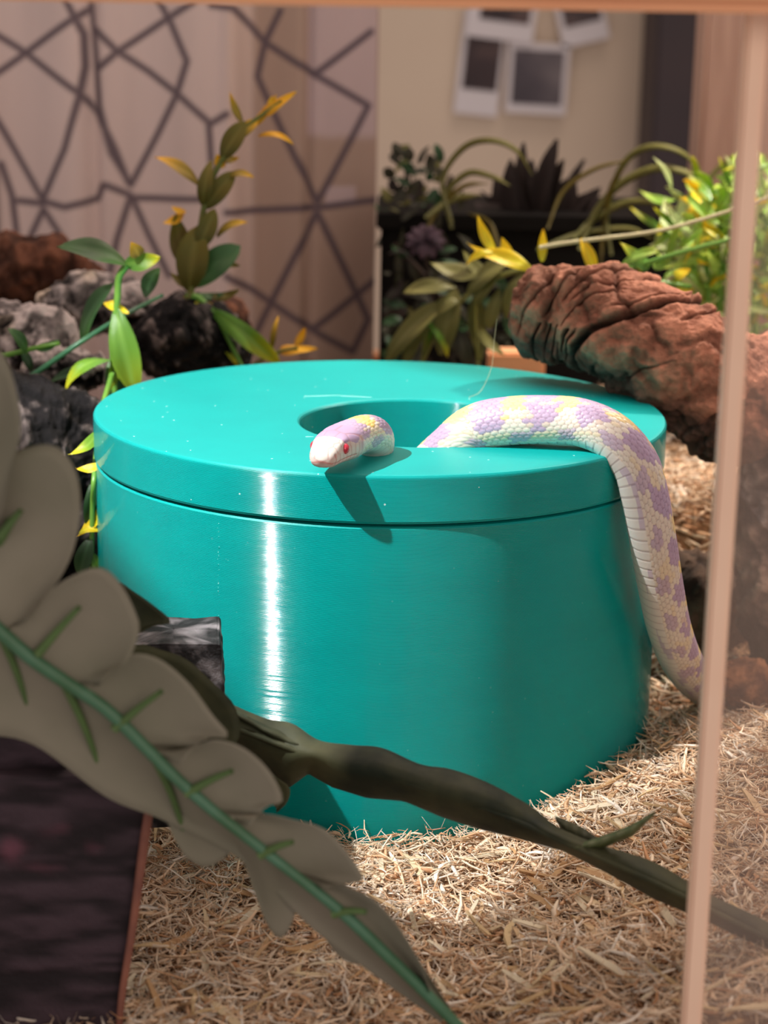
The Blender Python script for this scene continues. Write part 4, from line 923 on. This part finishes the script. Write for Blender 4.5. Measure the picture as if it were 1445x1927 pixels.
MR = [(-60, 1135), (0, 1188), (60, 1240), (130, 1288), (200, 1335), (270, 1403), (330, 1463), (400, 1525), (470, 1580), (540, 1635), (610, 1690), (660, 1732), (720, 1790), (800, 1868), (890, 1960)]
def mrs(i0, i1): return MR[i0:i1+1]
YL = -0.198
lf = empty('lobed_leaf', at(300, 1440, YL)); tag(lf, 'large blurred lobed leaf with pale underside crossing the near left corner', 'leaf')
lobes = [([(-60, 1100), (-60, 1135)], [(-70, 620), (-20, 640), (12, 676), (34, 750), (38, 820), (22, 880), (5, 960)], YL-0.004),
 (mrs(0, 1), [(-40, 900), (30, 850), (100, 838), (140, 880), (152, 950), (140, 1030), (112, 1090), (80, 1130), (60, 1160)], YL-0.001),
 (mrs(1, 3), [(50, 1170), (90, 1115), (140, 1082), (190, 1068), (228, 1100), (256, 1155), (262, 1190), (240, 1245), (210, 1262), (190, 1285)], YL-0.003),
 (mrs(3, 5), [(190, 1290), (215, 1250), (250, 1230), (300, 1240), (355, 1285), (400, 1345), (432, 1386), (395, 1388), (366, 1404)], YL-0.001),
 (mrs(5, 7), [(340, 1440), (365, 1408), (405, 1392), (460, 1408), (508, 1452), (532, 1506), (505, 1516), (488, 1530)], YL-0.003),
 (mrs(7, 9), [(470, 1555), (492, 1532), (550, 1542), (610, 1560), (655, 1605), (684, 1655), (655, 1662), (640, 1668)], YL-0.001),
 (mrs(9, 13), [(610, 1670), (650, 1668), (700, 1690), (748, 1740), (785, 1800), (800, 1830), (810, 1868)], YL-0.003)]
low = [(mrs(0, 2), [(-80, 1330), (0, 1350), (60, 1370), (90, 1390), (110, 1340), (90, 1290)], YL+0.008),
 (mrs(2, 5), [(70, 1300), (95, 1400), (160, 1470), (230, 1500), (300, 1520), (306, 1480), (300, 1440)], YL+0.008),
 (mrs(5, 7), [(285, 1460), (305, 1520), (340, 1600), (385, 1632), (430, 1608), (445, 1580)], YL+0.008),
 (mrs(7, 9), [(440, 1580), (465, 1640), (500, 1735), (528, 1766), (552, 1730), (560, 1680), (560, 1660)], YL+0.008),
 (mrs(9, 11), [(575, 1680), (600, 1745), (640, 1802), (690, 1815), (700, 1780)], YL+0.008)]
# the web of the blade between the midrib and the notches, above and below
web_u = ([(-60, 1135), (60, 1240), (200, 1335), (330, 1463), (470, 1580), (610, 1690), (720, 1790), (840, 1908)],
         [(-60, 1000), (100, 1110), (205, 1280), (372, 1402), (494, 1528), (650, 1664), (760, 1770), (850, 1900)])
web_l = ([(-60, 1135), (60, 1240), (200, 1335), (330, 1463), (470, 1580), (610, 1690), (720, 1790), (840, 1908)],
         [(-60, 1380), (60, 1400), (200, 1500), (310, 1545), (455, 1620), (585, 1745), (690, 1825), (830, 1925)])
joined('upper_lobes', [patch(b, o_, YL, y_, seed=i) for i, (b, o_, y_) in enumerate(lobes)]+[patch(web_u[0], web_u[1], YL+0.002, YL+0.004, 60, 8, wav=0)], M['under'], lf)
joined('lower_lobes', [patch(b, o_, YL, y_, seed=i) for i, (b, o_, y_) in enumerate(low)]+[patch(web_l[0], web_l[1], YL, YL+0.006, 60, 8, wav=0)], M['under'], lf)
tube('midrib', [at(p[0], p[1], YL-0.0010) for p in MR], [0.0014, 0.0013, 0.0012, 0.0011, 0.0010, 0.0012, 0.0011], M['midrib'], lf, 80)
for (x0, y0, x1, y1) in [(70, 1232, 150, 1142), (215, 1372, 305, 1300), (350, 1494, 438, 1450), (488, 1610, 552, 1584), (0, 1010, 40, 960), (625, 1720, 690, 1716), (0, 1190, 58, 1345), (118, 1280, 190, 1450), (292, 1428, 345, 1560), (20, 980, -40, 1100)]:
    tube('vein', [at(x0, y0, YL-0.0012), at((x0+x1)/2+2, (y0+y1)/2-4, YL-(0.0008 if y1 < y0 else -0.004)-0.001), at(x1, y1, YL-(0.0022 if y1 < y0 else -0.0072))], [0.0009, 0.0005], M['vein'], lf, 12)
# dark leaf seen edge-on, running to the lower right
dl = empty('dark_leaf', at(800, 1480, -0.13)); tag(dl, 'long dark green leaf seen edge on across the foot of the hide', 'leaf')
upx = [(405, 1300), (430, 1322), (500, 1352), (550, 1362), (600, 1393), (660, 1402), (720, 1408), (790, 1438), (850, 1448), (920, 1474), (1000, 1518), (1050, 1556), (1130, 1590), (1230, 1622), (1330, 1680), (1445, 1735), (1560, 1800)]
lpx = [(395, 1390), (430, 1402), (500, 1450), (545, 1482), (580, 1456), (625, 1482), (690, 1502), (760, 1508), (832, 1538), (900, 1560), (980, 1580), (1060, 1602), (1140, 1642), (1230, 1692), (1330, 1734), (1445, 1790), (1560, 1850)]
def ribbon(name, up_, lo, Ya, Yb, mat, parent, m=9, bow=0.004, th=0.0004):
    n = len(up_)*7; k0 = len(up_); U_ = np.array(up_, float); L2 = np.array(lo, float)
    def li(P, t):
        x = t*(k0-1); i = min(int(x), k0-2); f = x-i; return P[i]*(1-f)+P[i+1]*f
    Us = catmull(U_, n); V = []
    for i in range(n):
        t = i/(n-1); a_ = Us[i]; b_ = li(L2, t)
        for j in range(m):
            k = j/(m-1); p = a_*(1-k)+b_*k; V.append(at(p[0], p[1], Ya*(1-t)+Yb*t-bow*math.sin(PI*k)+0.004*abs(k-0.45)+0.0005*math.sin(t*40+k*5)))
    q = gridq(n, m); N = n*m; nb = [v+Vector((0, th, -th*0.3)) for v in V]
    Fc = [tuple(x) for x in q]+[tuple(x[::-1]+N) for x in q]
    for i in range(n-1): Fc += [(i*m+m-1, (i+1)*m+m-1, N+(i+1)*m+m-1, N+i*m+m-1), (i*m, N+i*m, N+(i+1)*m, (i+1)*m)]
    return link(name, mesh(name, V+nb, Fc), mat, parent)
ribbon('blade', upx, lpx, -0.128, -0.165, M['darkleaf'], dl)
ribbon('upper_fold', [(430, 1330), (520, 1372), (600, 1398), (700, 1416), (760, 1450)], [(440, 1350), (520, 1400), (600, 1432), (700, 1450), (735, 1478)], -0.134, -0.140, M['darkleaf'], dl, 5, 0.002)
ribbon('leaflet', [(1044, 1536), (1062, 1542), (1100, 1560), (1140, 1588)], [(1046, 1545), (1064, 1574), (1100, 1596), (1130, 1606)], -0.150, -0.152, M['darkleaf'], dl, 5, 0.001)
M['lfl'] = simple('leaflet_green', (96, 108, 66), 0.5, (76, 86, 50), 80)
ribbon('leaflet', [(1070, 1592), (1120, 1578), (1180, 1556), (1232, 1528)], [(1085, 1602), (1130, 1598), (1190, 1574), (1234, 1531)], -0.158, -0.158, M['lfl'], dl, 5, 0.001)['label'] = 'paler green leaflet pointing up'
tube('midrib', [at(x, y, -0.134-0.037*(x-430)/1000) for x, y in ((440, 1368), (600, 1428), (760, 1472), (920, 1524), (1060, 1585), (1230, 1660), (1445, 1766))], [0.0007, 0.0005], M['darkleaf'], dl, 50)
# dark leaf lobes showing behind the pale leaf
d2 = empty('dark_leaf', at(300, 1260, -0.15)); tag(d2, 'dark green pointed leaf peeking out behind the pale lobed leaf', 'leaf')
joined('blade', [patch([(200, 1300), (330, 1420)], [(192, 1282), (222, 1240), (258, 1212), (300, 1222), (350, 1240), (400, 1284), (440, 1326), (452, 1380), (430, 1420)], -0.15, -0.150, 24, 10),
                 patch([(225, 1200), (215, 1130)], [(225, 1200), (262, 1192), (290, 1178), (322, 1170), (290, 1140), (250, 1112), (222, 1095), (215, 1120)], -0.15, -0.152, 24, 8),
                 patch([(420, 1400), (520, 1520)], [(425, 1395), (470, 1420), (520, 1462), (545, 1482), (540, 1510), (520, 1530)], -0.15, -0.148, 20, 8)], M['darkleaf'], d2)
# light grey backing strand of small vine leaves under near left
